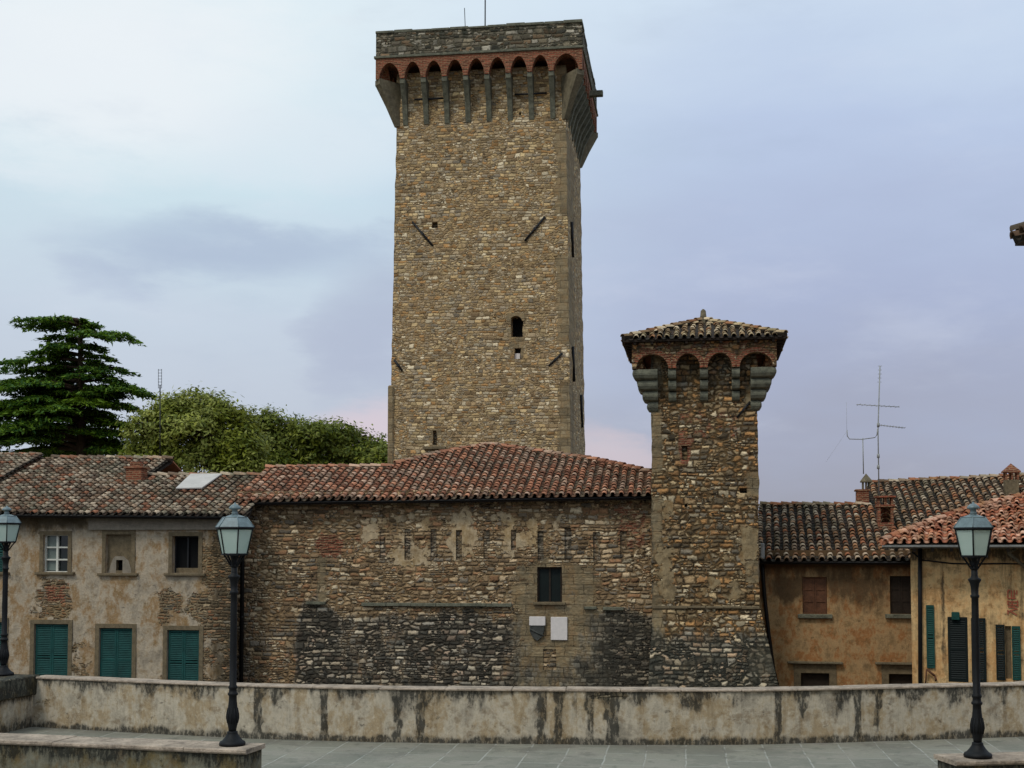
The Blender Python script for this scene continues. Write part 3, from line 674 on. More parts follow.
# ------------------------------------------------------------------ window parts
def louvre(F, name, mat, par, u0, u1, z0, z1, d, th=.035, ns=None, ang=0.0, hinge='l'):
    """one louvred shutter leaf; ang swings it out about its hinge edge"""
    mb = MB(F.yaw); wd = u1-u0; y = F.yaw
    if hinge == 'l': G = Frame(F.P(u0, 0, d), y+ang)
    else: G = Frame(F.P(u1, 0, d)-Vector((math.cos(y-ang), -math.sin(y-ang), 0))*wd, y-ang)
    fr = min(.055, wd*.16)
    mb.box(G, 0, fr, z0, z1, 0, th, .004); mb.box(G, wd-fr, wd, z0, z1, 0, th, .004)
    for a, b in ((z0, z0+.07), (z1-.07, z1), ((z0+z1)/2-.03, (z0+z1)/2+.03)): mb.box(G, fr, wd-fr, a, b, .002, th-.003)
    ns = ns or max(6, int((z1-z0)/.062))
    for i in range(ns):
        z = z0+.08+(z1-z0-.16)*(i+.5)/ns
        if abs(z-(z0+z1)/2) < .045: continue
        h = .02; mb.hexa([G.P(fr, z-h-.006, th-.004), G.P(wd-fr, z-h-.006, th-.004), G.P(wd-fr, z-h+.004, th-.004), G.P(fr, z-h+.004, th-.004)], [G.P(fr, z+h-.006, .004), G.P(wd-fr, z+h-.006, .004), G.P(wd-fr, z+h+.004, .004), G.P(fr, z+h+.004, .004)])
    return mb.build(name, mat, par)
def rect(F, x0, x1, y0, y1, d=0):
    u0, _ = F.at(x0, (y0+y1)/2, d); u1, _ = F.at(x1, (y0+y1)/2, d); _, z1 = F.at((x0+x1)/2, y0, d); _, z0 = F.at((x0+x1)/2, y1, d)
    return (u0, u1, z0, z1)
def surround(F, r, par, wd=.12, mat='trim', d=.03, sill=True, lintel=True):
    u0, u1, z0, z1 = r; mb = MB(F.yaw)
    mb.box(F, u0-wd, u0-.002, z0, z1, -.06, d); mb.box(F, u1+.002, u1+wd, z0, z1, -.06, d)
    if lintel: mb.box(F, u0-wd, u1+wd, z1+.002, z1+wd, -.06, d+.003)
    mb.build('frame', M[mat], par)
    if sill:
        s = MB(F.yaw); s.box(F, u0-wd-.12, u1+wd+.12, z0-.09, z0-.003, -.06, d+.09, .012); s.build('sill', M[mat], par)

# ================================================================== LEFT HOUSE
FL = facade(130, 42.2, 8)
root = thing('house', FL.P(0, GL), 'two storey house at the left with blotchy worn plaster and teal shutters', 'house')
wins_u = [('white', 43.5,68,535,572), ('blocked',106,131.5,534.5,573), ('dark',172.5,198.5,536,573)]
wins_l = [(34,68,624,690), (99,132,628,692), (167,199,630,694), (-34,4,622,688)]
R_u = [rect(FL, *w_[1:]) for w_ in wins_u]; R_l = [rect(FL, a, b, c, d) for a, b, c, d in wins_l]
R_u.append(rect(FL, -30, 3.5, 530, 572)); wins_u.append(('shut',))
uL = FL.at(-110, 550)[0]; uR = FL.at(238, 550)[0]
zE = FL.at(130, 516)[1]
def mask_left(p):
    px, py = proj(p)
    r = .75*(1-sst(py+8*noise.noise(p), 520, 545))*(1-sst(px, 80, 100))+.3*box2(px, py, 215, 245, 520, 690, 8)+.35*box2(px, py, 205, 250, 500, 700, 10)+.12  # darker below the eave at the left and along the right end
    g = -.55*box2(px, py, 40, 72, 580, 620, 8)-.35*box2(px, py, 70, 100, 640, 700, 8)-.5*box2(px, py, 196, 250, 520, 700, 12)-.45*box2(px, py, 150, 200, 590, 625, 8)+.25*box2(px, py, 75, 160, 580, 640, 12)-.2*box2(px, py, 0, 40, 580, 640, 8)
    b = .6*box2(px, py, 42, 68, 582, 606, 6)+.35*box2(px, py, 0, 30, 640, 690, 6)
    return (clampf(r), g, b, 0)
mb = MB(FL.yaw); wall(mb, FL, uL, uR, GL, zE+.25, R_u+R_l, .22, .035, mask_left)
DB = 10.5
mb.poly([FL.P(uL,GL,0), FL.P(uL,GL,-DB), FL.P(uL,zE,-DB), FL.P(uL,zE+1.9,-DB/2), FL.P(uL,zE,0)][::-1])
mb.poly([FL.P(uR,GL,-DB), FL.P(uL,GL,-DB), FL.P(uL,zE,-DB), FL.P(uR,zE,-DB)][::-1])
mb.build('wall', M['house'], root)
for (k, *_), r in zip(wins_u, R_u):
    u0, u1, z0, z1 = r; b = MB(FL.yaw)
    wroot = MB(FL.yaw)
    if k == 'white':
        b.box(FL, u0, u1, z0, z1, -.24, -.20); wo_ = b.build('window', M['pane'], root)
        c = MB(FL.yaw); c.box(FL, u0+.05, (u0+u1)/2-.03, z0+.05, z1-.05, -.199, -.19); c.build('curtain', M['pane_pale'], wo_)
        c = MB(FL.yaw); q = .045
        for a0, a1 in ((u0, u0+q), (u1-q, u1), ((u0+u1)/2-.035, (u0+u1)/2+.035)): c.box(FL, a0, a1, z0, z1, -.18, -.10)
        for i in range(4):
            zz = z0+(z1-z0)*i/3; c.box(FL, u0+q, u1-q, max(z0, zz-.025), min(z1, zz+.025), -.178, -.105)
        c.build('casement', M['winwood'], wo_)
    elif k == 'blocked':
        hx0, hx1, hz0, hz1 = rect(FL, 114.5, 121, 560, 570.5)
        for a, bb, cc, dd in ((u0, hx0, z0, z1), (hx1, u1, z0, z1), (hx0, hx1, hz1, z1), (hx0, hx1, z0, hz0)): b.box(FL, a, bb, cc, dd, -.3, -.12)
        wo_ = b.build('window', M['fascia_b'] if 'fascia_b' in M else M['trim'], root); wo_['label'] = 'walled up window with a small square hole'
        h = MB(); h.box(FL, hx0, hx1, hz0, hz1, -.42, -.32); h.build('hole', M['void'], wo_)
        h = MB(FL.yaw); T = lambda u, z: FL.P(u, z, -.115); um = (hx0+hx1)/2
        h.poly([T(u0+.02, z0), T(hx0, z0), T(hx0, hz1), T(um-.14, hz1+.12), T(u0+.18, z0+.45)]); h.poly([T(hx1, z0), T(u1-.02, z0), T(u1-.15, z0+.4), T(um+.14, hz1+.12), T(hx1, hz1)]); h.poly([T(hx0, hz1), T(hx1, hz1), T(um+.14, hz1+.12), T(um-.14, hz1+.12)])
        h.build('plaster_patch', M['fascia'], wo_)
    elif k == 'dark':
        b.box(FL, u0, u1, z0, z1, -.34, -.28); wo_ = b.build('window', M['void'], root)
        c = MB(FL.yaw); q = .04
        for a0, a1 in ((u0, u0+q), (u1-q, u1), ((u0+u1)/2-.025, (u0+u1)/2+.025)): c.box(FL, a0, a1, z0, z1, -.26, -.2)
        c.box(FL, u0+q, u1-q, z1-.04, z1, -.258, -.2); c.build('casement', M['iron'], wo_)
        c = MB(FL.yaw); c.box(FL, u0+.05, u1-.05, z0, z0+.16, -.27, -.19); c.build('board', M['trim'], wo_)
    else:
        b.box(FL, u0, u1, z0, z1, -.28, -.22); wo_ = b.build('window', M['void'], root)
        um = (u0+u1)/2; louvre(FL, 'shutter', M['shutter'], wo_, u0+.01, um-.004, z0+.01, z1-.01, -.08); louvre(FL, 'shutter', M['shutter'], wo_, um+.004, u1-.01, z0+.01, z1-.01, -.08)
    surround(FL, r, wo_, .13, 'trim')
for r in R_l:
    u0, u1, z0, z1 = r; z1_ = z1; b = MB(); b.box(FL, u0, u1, z0, z1, -.26, -.20); wo_ = b.build('window', M['void'], root); um = (u0+u1)/2
    louvre(FL, 'shutter', M['shutter'], wo_, u0+.015, um-.004, z0+.01, z1-.015, -.09); louvre(FL, 'shutter', M['shutter'], wo_, um+.004, u1-.015, z0+.01, z1-.015, -.09)
    surround(FL, r, wo_, .14, 'trim')
fu0, fu1 = FL.at(90, 520)[0], FL.at(231, 520)[0]; zf1 = FL.at(150, 517)[1]; zf0 = FL.at(150, 530)[1]
b = MB(FL.yaw); b.box(FL, fu0, fu1, zf0, zf1+.1, 0, .12, .01); b.build('fascia', M['fascia'], root)
# roof
ov = .55; a0 = FL.at(-130, 514, ov); a1 = FL.at(238, 516, ov)
e0 = FL.P(a0[0], FL.at(20, 511.5, ov)[1], ov); e1 = FL.P(a1[0], FL.at(225, 516, ov)[1], ov)
plL = Plane(e0, e1, -FL.n, R(19.5))
mainp = [plL.at(*q) for q in ((-130,512),(246,516.5),(262,475),(147,475),(172,458),(-130,458.5))]
mainp[0] = (0, 0); mainp[1] = (mainp[1][0], 0)
slb = MB(FL.yaw); slab(slb, plL, mainp, 0, .07); rfo = slb.build('roof', M['underroof'], root)
tl = TB(); tile_plane(tl, plL, mainp, sd=3)
leftp = [plL.at(*q) for q in ((-130,514),(-10,488),(44,459),(20,457),(-130,464))]
tile_plane(tl, plL, leftp, sd=4, h0=.22)
P_ = lambda x, y, h=.1: plL.P(*plL.at(x, y), h)
ridge(tl, P_(52,457.5), P_(172,458.5)); ridge(tl, P_(147,475), P_(190,475), sd=2); ridge(tl, P_(190,475.5), P_(221,475.5), sd=9); ridge(tl, P_(221,475), P_(260,475), sd=5); ridge(tl, P_(-60,461,.2), P_(40,457,.2), sd=7)
tl.build('roof_tiles', M['roof_left'], rfo)
bk = MB(FL.yaw)                                                 # back slope
for (x0_, y0_, x1_, y1_) in ((-130,458.5,172,458), (147,475,262,475)):
    a, c = P_(x0_, y0_, 0), P_(x1_, y1_, 0); dn = -FL.n*5-Vector((0,0,1.9)); bk.hexa([a, c, c+dn, a+dn], [p+Vector((0,0,.05)) for p in (a, c, c+dn, a+dn)])
bk.build('rear_roof', M['roof_left'], rfo)
sh = MB(); q = [plL.P(*plL.at(x, y), .17) for x, y in ((176,490.5),(202,490),(222,476),(191,476))]; sh.hexa(q, [p+plL.n*.04 for p in q]); sh.build('roof_sheet', M['sheet'], rfo)
# chimney
def stack(name, par, F, px0, px1, ytop, ybot, Yd, depth, mat, cap=True, mask=(0,0,1,0)):
    pass
c0 = P_(125,481,0); c1 = P_(141,481,0); Fch = Frame(c0, FL.yaw); wd = (c1-c0).length
b = MB(FL.yaw); b.box(Fch, 0, wd, -.5, .55, -.5, 0, .015, (0,0,1,0)); cho = b.build('chimney', M['brick'], rfo)
b = MB(FL.yaw); b.box(Fch, -.06, wd+.06, .552, .63, -.56, .06, .015, (0,0,1,0)); b.box(Fch, .1, wd-.1, .63, .8, -.4, -.1, .01, (0,0,1,0)); b.build('chimney_cap', M['brick'], cho)
gt = MB(); gt.tube([e0+Vector((0,0,-.05)), e1+Vector((0,0,-.05))], .045, 6); gt.build('gutter', M['pipe'], root)

# ================================================================== CENTRAL HALL
FC = facade(650, 41.0, 7.9)
hall = thing('stone_hall', FC.P(-7, GL), 'broad rubble stone hall with low red tiled roof, left of the small tower', 'building')
slots = [(379.5,385.5,529,560),(404.5,410,529,560),(430.5,436.5,529,560),(456,462,530,560),(483.5,489.5,530,559),(511,516,530,550),(537.5,543.5,531,560),(564.5,571,528,561),(593,600,532,561),(620,627,531,556)]
Rs = [rect(FC, *s)+(.05 if i < 7 else .08,) for i, s in enumerate(slots)]
Rw = rect(FC, 537,562,567,602)
niche = rect(FC, 543,556,649,670)+(.05,)
cu0 = FC.at(236, 550)[0]; cu1 = FC.at(668, 550)[0]; zC0 = FC.at(300, 500)[1]
def mask_hall(p):
    px, py = proj(p)
    left = 1-sst(px+16*noise.noise(p*.9)+8*noise.noise(p*3), 290, 326)
    low = sst(py+9*noise.noise(p*1.1)+4*noise.noise(p*3), 600, 622)
    r = (.72+.25*noise.noise(p*.9))*low*(1-left)*(1-sst(px, 500, 515)) + .62*low*sst(px, 500, 515)*(1-.45*box2(px, py, 515, 600, 606, 660, 12)) + 0.28*(1-sst(py, 506, 516)) + .12*left + .25*low*left  # the top strip puts the eave shadow into the wall colour
    r += .35*box2(px, py, 592, 652, 500, 700, 20)*low + .4*box2(px, py, 300, 330, 590, 700, 9)
    r -= .35*box2(px, py, 535, 565, 640, 690, 8)*(1-.3*low)
    for s in slots: r = max(r, .42*box2(px, py, s[0]-1, s[1]+1, s[2], s[3]+4, 1.6))  # slots and a margin below them are darker than the wall
    g = .46*box2(px, py, 362, 560, 508, 570, 8)*(1-.4*sst(py, 545, 575)) + .25*box2(px, py, 318, 345, 505, 545, 8) + .3*box2(px, py, 560, 650, 510, 540, 9)
    b = .84*box2(px, py, 315, 344, 533, 558, 9) + .6*box2(px, py, 353, 362, 532, 556, 7) + .5*box2(px, py, 612, 650, 500, 552, 8)+.35*box2(px, py, 300, 520, 500, 512, 4)+.3*box2(px, py, 560, 610, 508, 528, 6)
    a = .85*box2(px, py, 512, 600, 562, 700, 16) + .8*box2(px, py, 317, 327, 556, 602, 2.5)+.5*box2(px, py, 598, 650, 606, 700, 14)
    return (clampf(r), clampf(g, -1, 1), clampf(b), clampf(a))
mb = MB(FC.yaw); wall(mb, FC, cu0, cu1, GL, zC0+.3, Rs+[Rw, niche], .13, .05, mask_hall, .22)
for s in Rs+[niche]:
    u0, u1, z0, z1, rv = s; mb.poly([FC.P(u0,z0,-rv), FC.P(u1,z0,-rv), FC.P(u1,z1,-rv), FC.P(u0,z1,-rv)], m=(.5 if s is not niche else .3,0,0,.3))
HD = 13
mb.poly([FC.P(cu0,GL,-HD), FC.P(cu0,GL,0), FC.P(cu0,zC0+.1,0), FC.P(cu0,zC0+.1,-HD)]); mb.poly([FC.P(cu1,GL,0), FC.P(cu1,GL,-HD), FC.P(cu1,zC0,-HD), FC.P(cu1,zC0,0)]); mb.poly([FC.P(cu1,GL,-HD), FC.P(cu0,GL,-HD), FC.P(cu0,zC0,-HD), FC.P(cu1,zC0,-HD)])
mb.build('wall', M['hall'], hall)
u0, u1, z0, z1 = Rw
b = MB(FC.yaw); b.box(FC, u0, u1, z0, z1, -.2, -.15); wo_ = b.build('window', M['shutter_d'], hall)
b = MB(FC.yaw)
for a, c in ((u0, u0+.06), (u1-.06, u1), ((u0+u1)/2-.03, (u0+u1)/2+.03)): b.box(FC, a, c, z0, z1, -.148, -.11)
b.box(FC, u0+.06, u1-.06, z1-.06, z1, -.148, -.112); b.build('frame', M['darkwood'], wo_)
b = MB(FC.yaw); b.box(FC, u0-.12, u1+.12, z0-.09, z0-.003, -.1, .12, .012); b.build('sill', M['trim'], wo_)
# string course
for x0, x1, y in ((362,512,604.5),(307,326,603),(584,597,608),(603,624,608.5)):
    b = MB(FC.yaw)
    ua = FC.at(x0, y)[0]; ub = FC.at(x1, y)[0]; z = FC.at((x0+x1)/2, y)[1]; k = max(1, int((ub-ua)/.8))
    for i in range(k): b.box(FC, ua+(ub-ua)*i/k+.003, ua+(ub-ua)*(i+1)/k-.003, z-.05+random.uniform(-.015,.015), z+.05, -.05, .12+random.uniform(-.02,.02), .015)
    b.build('string_course', M['corbel'], hall)
for (x0, x1, y0, y1), nm, mt, lb in (((529.5,545.5,616.5,625.5),'plaque','plaque','small white plaque above the shield'), ((551,567.5,617,640),'plaque','plaque','taller white marble plaque beside the shield')):
    u0, u1, z0, z1 = rect(FC, x0, x1, y0, y1); b = MB(FC.yaw); b.box(FC, u0, u1, z0, z1, -.05, .075, .01); o = b.build(nm, M[mt], hall); o['label'] = lb
sx = [(530.5,626),(544.5,626),(544.5,631),(542,636.5),(537.5,640.5),(533,636.5),(530.5,631)]
b = MB(FC.yaw); pts = [FC.at(x, y) for x, y in sx]; b.hexa([FC.P(u, z, -.05) for u, z in pts][::-1], [FC.P(u, z, .07) for u, z in pts][::-1])
c = pts[0]; b.tube([FC.P(u, z, .075) for u, z in pts]+[FC.P(*pts[0], .075)], .018, 5); b.tube([FC.P(*FC.at(530.5, 629), .08), FC.P(*FC.at(544, 636), .08)], .03, 5)
b.build('coat_of_arms', M['shield'], hall)
# roof
ov = .5; P0 = FC.P(FC.at(236, 503, ov)[0], FC.at(246, 501.5, ov)[1], ov); P1 = FC.P(FC.at(651, 496, ov)[0], FC.at(651, 495.5, ov)[1], ov)
plC = Plane(P0, P1, -FC.n, R(20.5))
cp = [plC.at(*q) for q in ((237,503),(652,496),(652,471),(590,458),(535,450),(490,443.5),(440,452),(395,463),(385,466.5),(266,467))]
cp[0] = (0, 0); cp[1] = (cp[1][0], 0)
slb = MB(FC.yaw); slab(slb, plC, cp, 0, .08); rfo = slb.build('roof', M['underroof'], hall)
tl = TB('gutter_tiles'); tile_plane(tl, plC, cp, colp=.275, sd=11)
Q = lambda x, y, h=.1: plC.P(*plC.at(x, y), h)
for i, (a, c) in enumerate((((651,471.5),(590,458.5)), ((590,458.5),(535,450.5)), ((535,450.5),(490,444)), ((395,463.5),(440,452.5)), ((440,452.5),(490,444)), ((266,467.5),(392,466)))): ridge(tl, Q(*a), Q(*c), .11, sd=i)
tl.build('roof_tiles', M['roof_hall'], rfo)
bk = MB(FC.yaw)
apx = [Q(x, y, 0) for x, y in ((652,471),(535,450),(490,443.5),(440,452),(385,466.5),(266,467))]
for a, c in zip(apx, apx[1:]):
    f_ = lambda p: p-FC.n*4.5-Vector((0,0,(p.z-5.0)*.85)); bk.hexa([a, c, f_(c), f_(a)], [p+Vector((0,0,.05)) for p in (a, c, f_(c), f_(a))])
bk.build('rear_roof', M['roof_hall'], rfo)
dp = MB(); ud = FC.at(242, 600, .3)[0]
dp.tube([FC.P(ud, 4.95, .35), FC.P(ud, 4.7, .3), FC.P(ud, GL, .3)], .07, 8)
for z in (3.6, 1.2, -1): dp.tube([FC.P(ud, z-.03, .3), FC.P(ud, z+.03, .3)], .085, 8)
o = dp.build('drainpipe', M['pipe'], hall)
gt = MB(); gt.tube([P0+Vector((0,0,-.06)), P1+Vector((0,0,-.06))], .04, 6); gt.build('gutter', M['pipe'], hall)

# ================================================================== towers
def side_frames(F, u0, u1, depth):
    """four frames round a rectangular plan: front, right, back, left"""
    W = u1-u0; f = Frame(F.P(u0, 0), F.yaw); y = F.yaw
    r = Frame(F.P(u1, 0), y-math.pi/2); b = Frame(F.P(u1, 0, -depth), y+math.pi); l = Frame(F.P(u0, 0, -depth), y+math.pi/2)
    return [(f, W), (r, depth), (b, W), (l, depth)]
def profile_panel(mb, G, ua, ub, h, ztop, d0, d1, m, du=.06):
    n_ = max(2, int((ub-ua)/du)); us = [ua+(ub-ua)*i/n_ for i in range(n_+1)]
    for i in range(n_):
        a, b = us[i], us[i+1]; mid = (a+b)/2; ha, hb = h(a, mid), h(b, mid)
        mb.poly([G.P(a,ha,d1), G.P(b,hb,d1), G.P(b,ztop,d1), G.P(a,ztop,d1)], m=m)
        mb.poly([G.P(b,hb,d0), G.P(a,ha,d0), G.P(a,ztop,d0), G.P(b,ztop,d0)], m=m)
        mb.poly([G.P(a,ha,d0), G.P(b,hb,d0), G.P(b,hb,d1), G.P(a,ha,d1)], m=m)
        if abs(h(b, mid)-h(b, us[min(i+2, n_)]*.5+b*.5)) > .02 and i < n_-1:
            h2 = h(b, (b+us[i+2])/2); mb.poly([G.P(b,hb,d0), G.P(b,h2,d0), G.P(b,h2,d1), G.P(b,hb,d1)], m=m)
    mb.poly([G.P(ua,ztop,d1), G.P(ub,ztop,d1), G.P(ub,ztop,d0), G.P(ua,ztop,d0)], m=m)
    for u, mm in ((ua, us[0]+.001), (ub, us[-1]-.001)):
        hh = h(u, mm); q = [G.P(u,hh,d0), G.P(u,hh,d1), G.P(u,ztop,d1), G.P(u,ztop,d0)]; mb.poly(q if u == ub else q[::-1], m=m)

# ---- the big tower
FT = facade(566, 56.0, 7.9)
tw = thing('castle_tower', FT.P(-3.7, GL), 'tall square stone keep with corbelled battlement rising behind the hall', 'tower')
zt = lambda py, d=0: FT.at(480, py, d)[1]
oT = .78
zTop = FT.at(480, 27.5, oT)[1]; zStr = FT.at(480, 53, oT)[1]; zCr = FT.at(480, 58, oT)[1]; zSp = FT.at(480, 74, oT)[1]; zCb = FT.at(480, 122, 0)[1]
uTl = FT.at(396.5, 128)[0]; uTr = FT.at(566, 122)[0]; WT = uTr-uTl; DT = 7.4
zb_ = FT.at(480, 450)[1]; bat = (FT.at(571, 440)[0]-uTr)/(zCb-zb_)          # batter per metre
def shaft_grid(mb, F, u0, u1, D, z0, z1, bt, zref, step, amp, maskfn, ops=()):
    fr = side_frames(F, u0, u1, D)
    for k, (G, L) in enumerate(fr):
        o = ops if k == 0 else ()
        us = lines(0, L, step, [v-u0 for q in o for v in q[:2]]) ; zs = lines(z0, z1, step, [v for q in o for v in q[2:4]])
        def fn(u, z, G=G, L=L):
            b = bt(zref-z) if callable(bt) else bt*max(0, zref-z)
            p = G.P(u+(2*u/L-1)*b, z, b); j = Vector((noise.noise(p*1.7), noise.noise(p*1.7+Vector((9,9,9))), 0))*amp + Vector((noise.noise(p*6), noise.noise(p*6+Vector((5,3,9))), 0))*amp*.6
            return p+j
        mb.grid(fn, us, zs, lambda u, z: any(q[0]-u0 < u < q[1]-u0 and q[2] < z < q[3] for q in o), maskfn)
        for q in o:
            a, b, c, d = q[0]-u0, q[1]-u0, q[2], q[3]; rv = q[4]
            for (p1, p2) in (((a,c),(a,d)), ((a,d),(b,d)), ((b,d),(b,c)), ((b,c),(a,c))):
                A, B = fn(*p1), fn(*p2); mb.poly([A, B, B-G.n*rv, A-G.n*rv])
            pts = [fn(*x)-G.n*rv for x in ((a,c),(b,c),(b,d),(a,d))]; mb.poly(pts, m=(q[5],0,0,0))  # hole backs painted darker to stand for the shade inside
def mask_tower(p):
    px, py = proj(p)
    r = .12*noise.noise(p*.4)+.35*(1-sst(px+3*noise.noise(p), 388, 396))*(p.y < 57.8)
    g = -.2; b = .55*box2(px, py, 392, 400, 150, 260, 4)*noise.noise(p*.8)+.3*box2(px, py, 480, 566, 290, 330, 8)*.3
    a = 1.0*(sst(px, 556, 560))*(abs(math.sin(p.z*.55)) > .45)*(1-sst(px,572,576))+.55*box2(px, py, 505, 528, 312, 362, 4)+.5*box2(px, py, 430, 446, 428, 447, 3)
    if px > 571: r += .3  # right side face: its shade is put into the colour
    return (clampf(r), g, clampf(b), clampf(a))
bof = lambda py: bat*max(0, zCb-FT.at(480, py)[1])
def tr(x0, x1, y0, y1, rv, dk): return rect(FT, x0, x1, y0, y1, bof((y0+y1)/2))+(rv, dk)
topsw = [tr(509.8,522,315,337,.7,1), tr(513.5,520,348,359,.35,.0), tr(433,438.5,222,228,.3,1), tr(435,438.5,430.5,445,.3,1), tr(519,521,112,115,.2,1)]
mb = MB(FT.yaw); shaft_grid(mb, FT, uTl, uTr, DT, GL, zSp+.5, bat, zCb, .30, .045, mask_tower, topsw)
mb.build('shaft', M['tower'], tw)
# dark void pieces and arch stones of the window
for x0, x1, y0, y1, nm, mt, dd in ((510,521.8,318,337,'window','void',.55), (514,519.6,349,353,'loophole','void',.2)):
    u0, u1, z0, z1 = rect(FT, x0, x1, y0, y1, bof(330)); b = MB(); b.box(FT, u0, u1, z0, z1, bof(330)-dd-.1, bof(330)-dd); b.build(nm, M[mt], tw)
u0, u1, z0, z1 = rect(FT, 509.8, 522, 316, 321, bof(318)); b = MB(FT.yaw)
G = Frame(FT.P(0,0,bof(318)), FT.yaw); um = (u0+u1)/2
def hw(u, mid): t_ = clampf(abs(u-um)/((u1-u0)/2)); return z0+(z1-z0)*math.sqrt(max(0, 1-t_*t_))-.001
profile_panel(b, G, u0-.12, u1+.12, hw, z1+.14, -.3, .035, (0,0,0,1), .05); b.build('window_arch', M['tower'], tw)
u0, u1, z0, z1 = rect(FT, 514, 519.6, 353, 358.5, bof(355)); b = MB(); b.box(FT, u0, u1, z0, z1, bof(355)-.3, bof(355)-.12); o = b.build('sill_stone', M['plaque'], tw)
u0, u1, z0, z1 = rect(FT, 424, 446, 446.5, 449.5, bof(447)); b = MB(FT.yaw); b.box(FT, u0, u1, z0, z1, bof(447)-.1, bof(447)+.14, .02); b.build('ledge', M['trim'], tw)
b = MB(FT.yaw); zt0 = FT.at(390, 386)[1]; bt_ = bat*(zCb-zt0)
b.box(FT, uTl-bt_-.13, uTl-bt_+.14, GL, zt0, -1.2, bt_+.12, .05, (.1,0,0,.75)); b.build('buttress', M['tower'], tw)
# iron tie bars
def bar(par, F, x0, y0, x1, y1, d, r_=.06):
    a = F.P(*F.at(x0, y0, d), d+.05); c = F.P(*F.at(x1, y1, d), d+.05); b = MB(); b.tube([a, c], r_, 6); mid = (a+c)/2
    b.tube([mid-F.n*.15, mid+F.n*.08], r_*1.3, 6); b.build('tie_bar', M['iron'], par)
for x0, y0, x1, y1 in ((412.5,222,433,246),(545,217,525,241),(394.5,360,402.5,371),(562.5,353,549,366)): bar(tw, FT, x0, y0, x1, y1, bof((y0+y1)/2), .05)
FR = side_frames(FT, uTl, uTr, DT)
GR = FR[1][0]
for z_, uu in ((FT.at(480,234)[1], 1.6), (FT.at(480,362)[1], 1.2), (FT.at(480,400)[1], 5.2)):
    bb = bat*max(0, zCb-z_); b = MB(); b.tube([GR.P(uu-.25, z_+.75, bb+.06), GR.P(uu+.25, z_-.75, bb+.06)], .07, 6); b.build('tie_bar', M['iron'], tw)
# corbels
def wedge(G, u, w_, d, z0, z1, lip=.28, r_in=-.15):
    A = lambda uu: [G.P(uu, z0, r_in), G.P(uu, z0, .03), G.P(uu, z0+(z1-z0)*.45, d*.36), G.P(uu, z1-lip, d-.05), G.P(uu, z1-lip+.05, d), G.P(uu, z1, d), G.P(uu, z1, r_in)]
    b = MB(G.yaw); b.hexa(A(u-w_/2), A(u+w_/2)); return b
c_first = .42; 
def centres(L): n_ = 8; return [.42+(L-1.0)*i/(n_-1) for i in range(n_)]
for k, (G, L) in enumerate(FR):
    for u in centres(L):
        wedge(G, u, .22, oT-.04, zCb, zSp+.02).build('corbel', M['corbel'], tw)
    # diagonal corner corbel at the start corner of this side
    Gd = Frame(G.P(0, 0, 0), G.yaw+math.pi/4)
    b = MB(G.yaw); O = G.P(0,0,0); dg = (G.n - G.t).normalized(); sd_ = (G.n + G.t).normalized(); hw_ = .20
    def C(r_, z, s_, inn=0): return O+dg*(r_)+sd_*s_*hw_+Vector((0,0,z))
    prof = [(-.35,zCb-.05),(0.02,zCb-.05),(oT*1.414*.42,zCb+(zSp-zCb)*.42),(oT*1.414-.16,zSp-.3),(oT*1.414-.10,zSp-.22),(oT*1.414-.10,zSp+.015),(-.35,zSp+.015)]
    pr_ = lambda s_: [C(r_, z, s_*(.6+.4*clampf(r_/1.0))) for r_, z in prof]
    b.hexa(pr_(-1), pr_(1)); b.build('corbel', M['corner'], tw)
# brick arches, parapet, string, floor
def arch_fn(L, cs, o_, leg, half, zs, zc, pointed):
    spans = []; edges = [-o_+leg]+[v for c in cs for v in (c-half, c+half)]+[L+o_-leg]
    for i in range(0, len(edges), 2): spans.append((edges[i], edges[i+1]))
    def h(u, mid):
        for a, b in spans:
            if a-1e-6 <= mid <= b+1e-6:
                m_ = (a+b)/2; t_ = clampf(abs(u-m_)/((b-a)/2)); 
                if pointed: return zs+(zc-zs)*(1-t_**1.9)**.62
                return zs+(zc-zs)*math.sqrt(max(0, 1-t_*t_))
        return zs
    return h
tp = .38
bm_ = MB(FT.yaw); pm_ = MB(FT.yaw); st_ = MB(FT.yaw); cm_ = MB(FT.yaw)
for k, (G, L) in enumerate(FR):
    h = arch_fn(L, centres(L), oT, .15, .10, zSp, zCr, True)
    ua, ub = (-oT, L+oT) if k % 2 == 0 else (-oT+tp, L+oT-tp)
    profile_panel(bm_, G, ua, ub, h, zStr, oT-tp, oT, (.18,0,.95,0), .05)
    us = lines(ua, ub, .3); zs = lines(zStr, zTop, .3)
    pm_.grid(lambda u, z: G.P(u, z, oT-.03+rough(G.P(u,z,oT), .03)), us, zs, None, lambda p: (.35+.25*sst(p.z, zTop-.7, zTop), 0, 0, 0))
    pm_.grid(lambda u, z: G.P(u, z, oT-tp), us[::-1], zs, None, lambda p: (.4, 0, 0, 0))
    if k % 2 == 0: ua, ub = -oT-.02, L+oT+.02
    else: ua, ub = -oT+tp+.001, L+oT-tp-.001
    st_.box(G, ua-(.05 if k%2==0 else 0), ub+(.05 if k%2==0 else 0), zStr-.02, zStr+.09, oT-.1, oT+.07, .015)
    kk = int((ub-ua)/.8)
    for i in range(kk): cm_.box(G, ua+(ub-ua)*i/kk+.004, ua+(ub-ua)*(i+1)/kk-.004, zTop-.02, zTop+.11+random.uniform(-.03,.02), oT-tp-.05, oT+.01+random.uniform(-.02,.02), .02)
bm_.build('brick_arcade', M['brick'], tw); pm_.build('battlement', M['parapet_stone'], tw)
st_.build('string_course', M['corbel'], tw); cm_.build('coping', M['corbel'], tw)
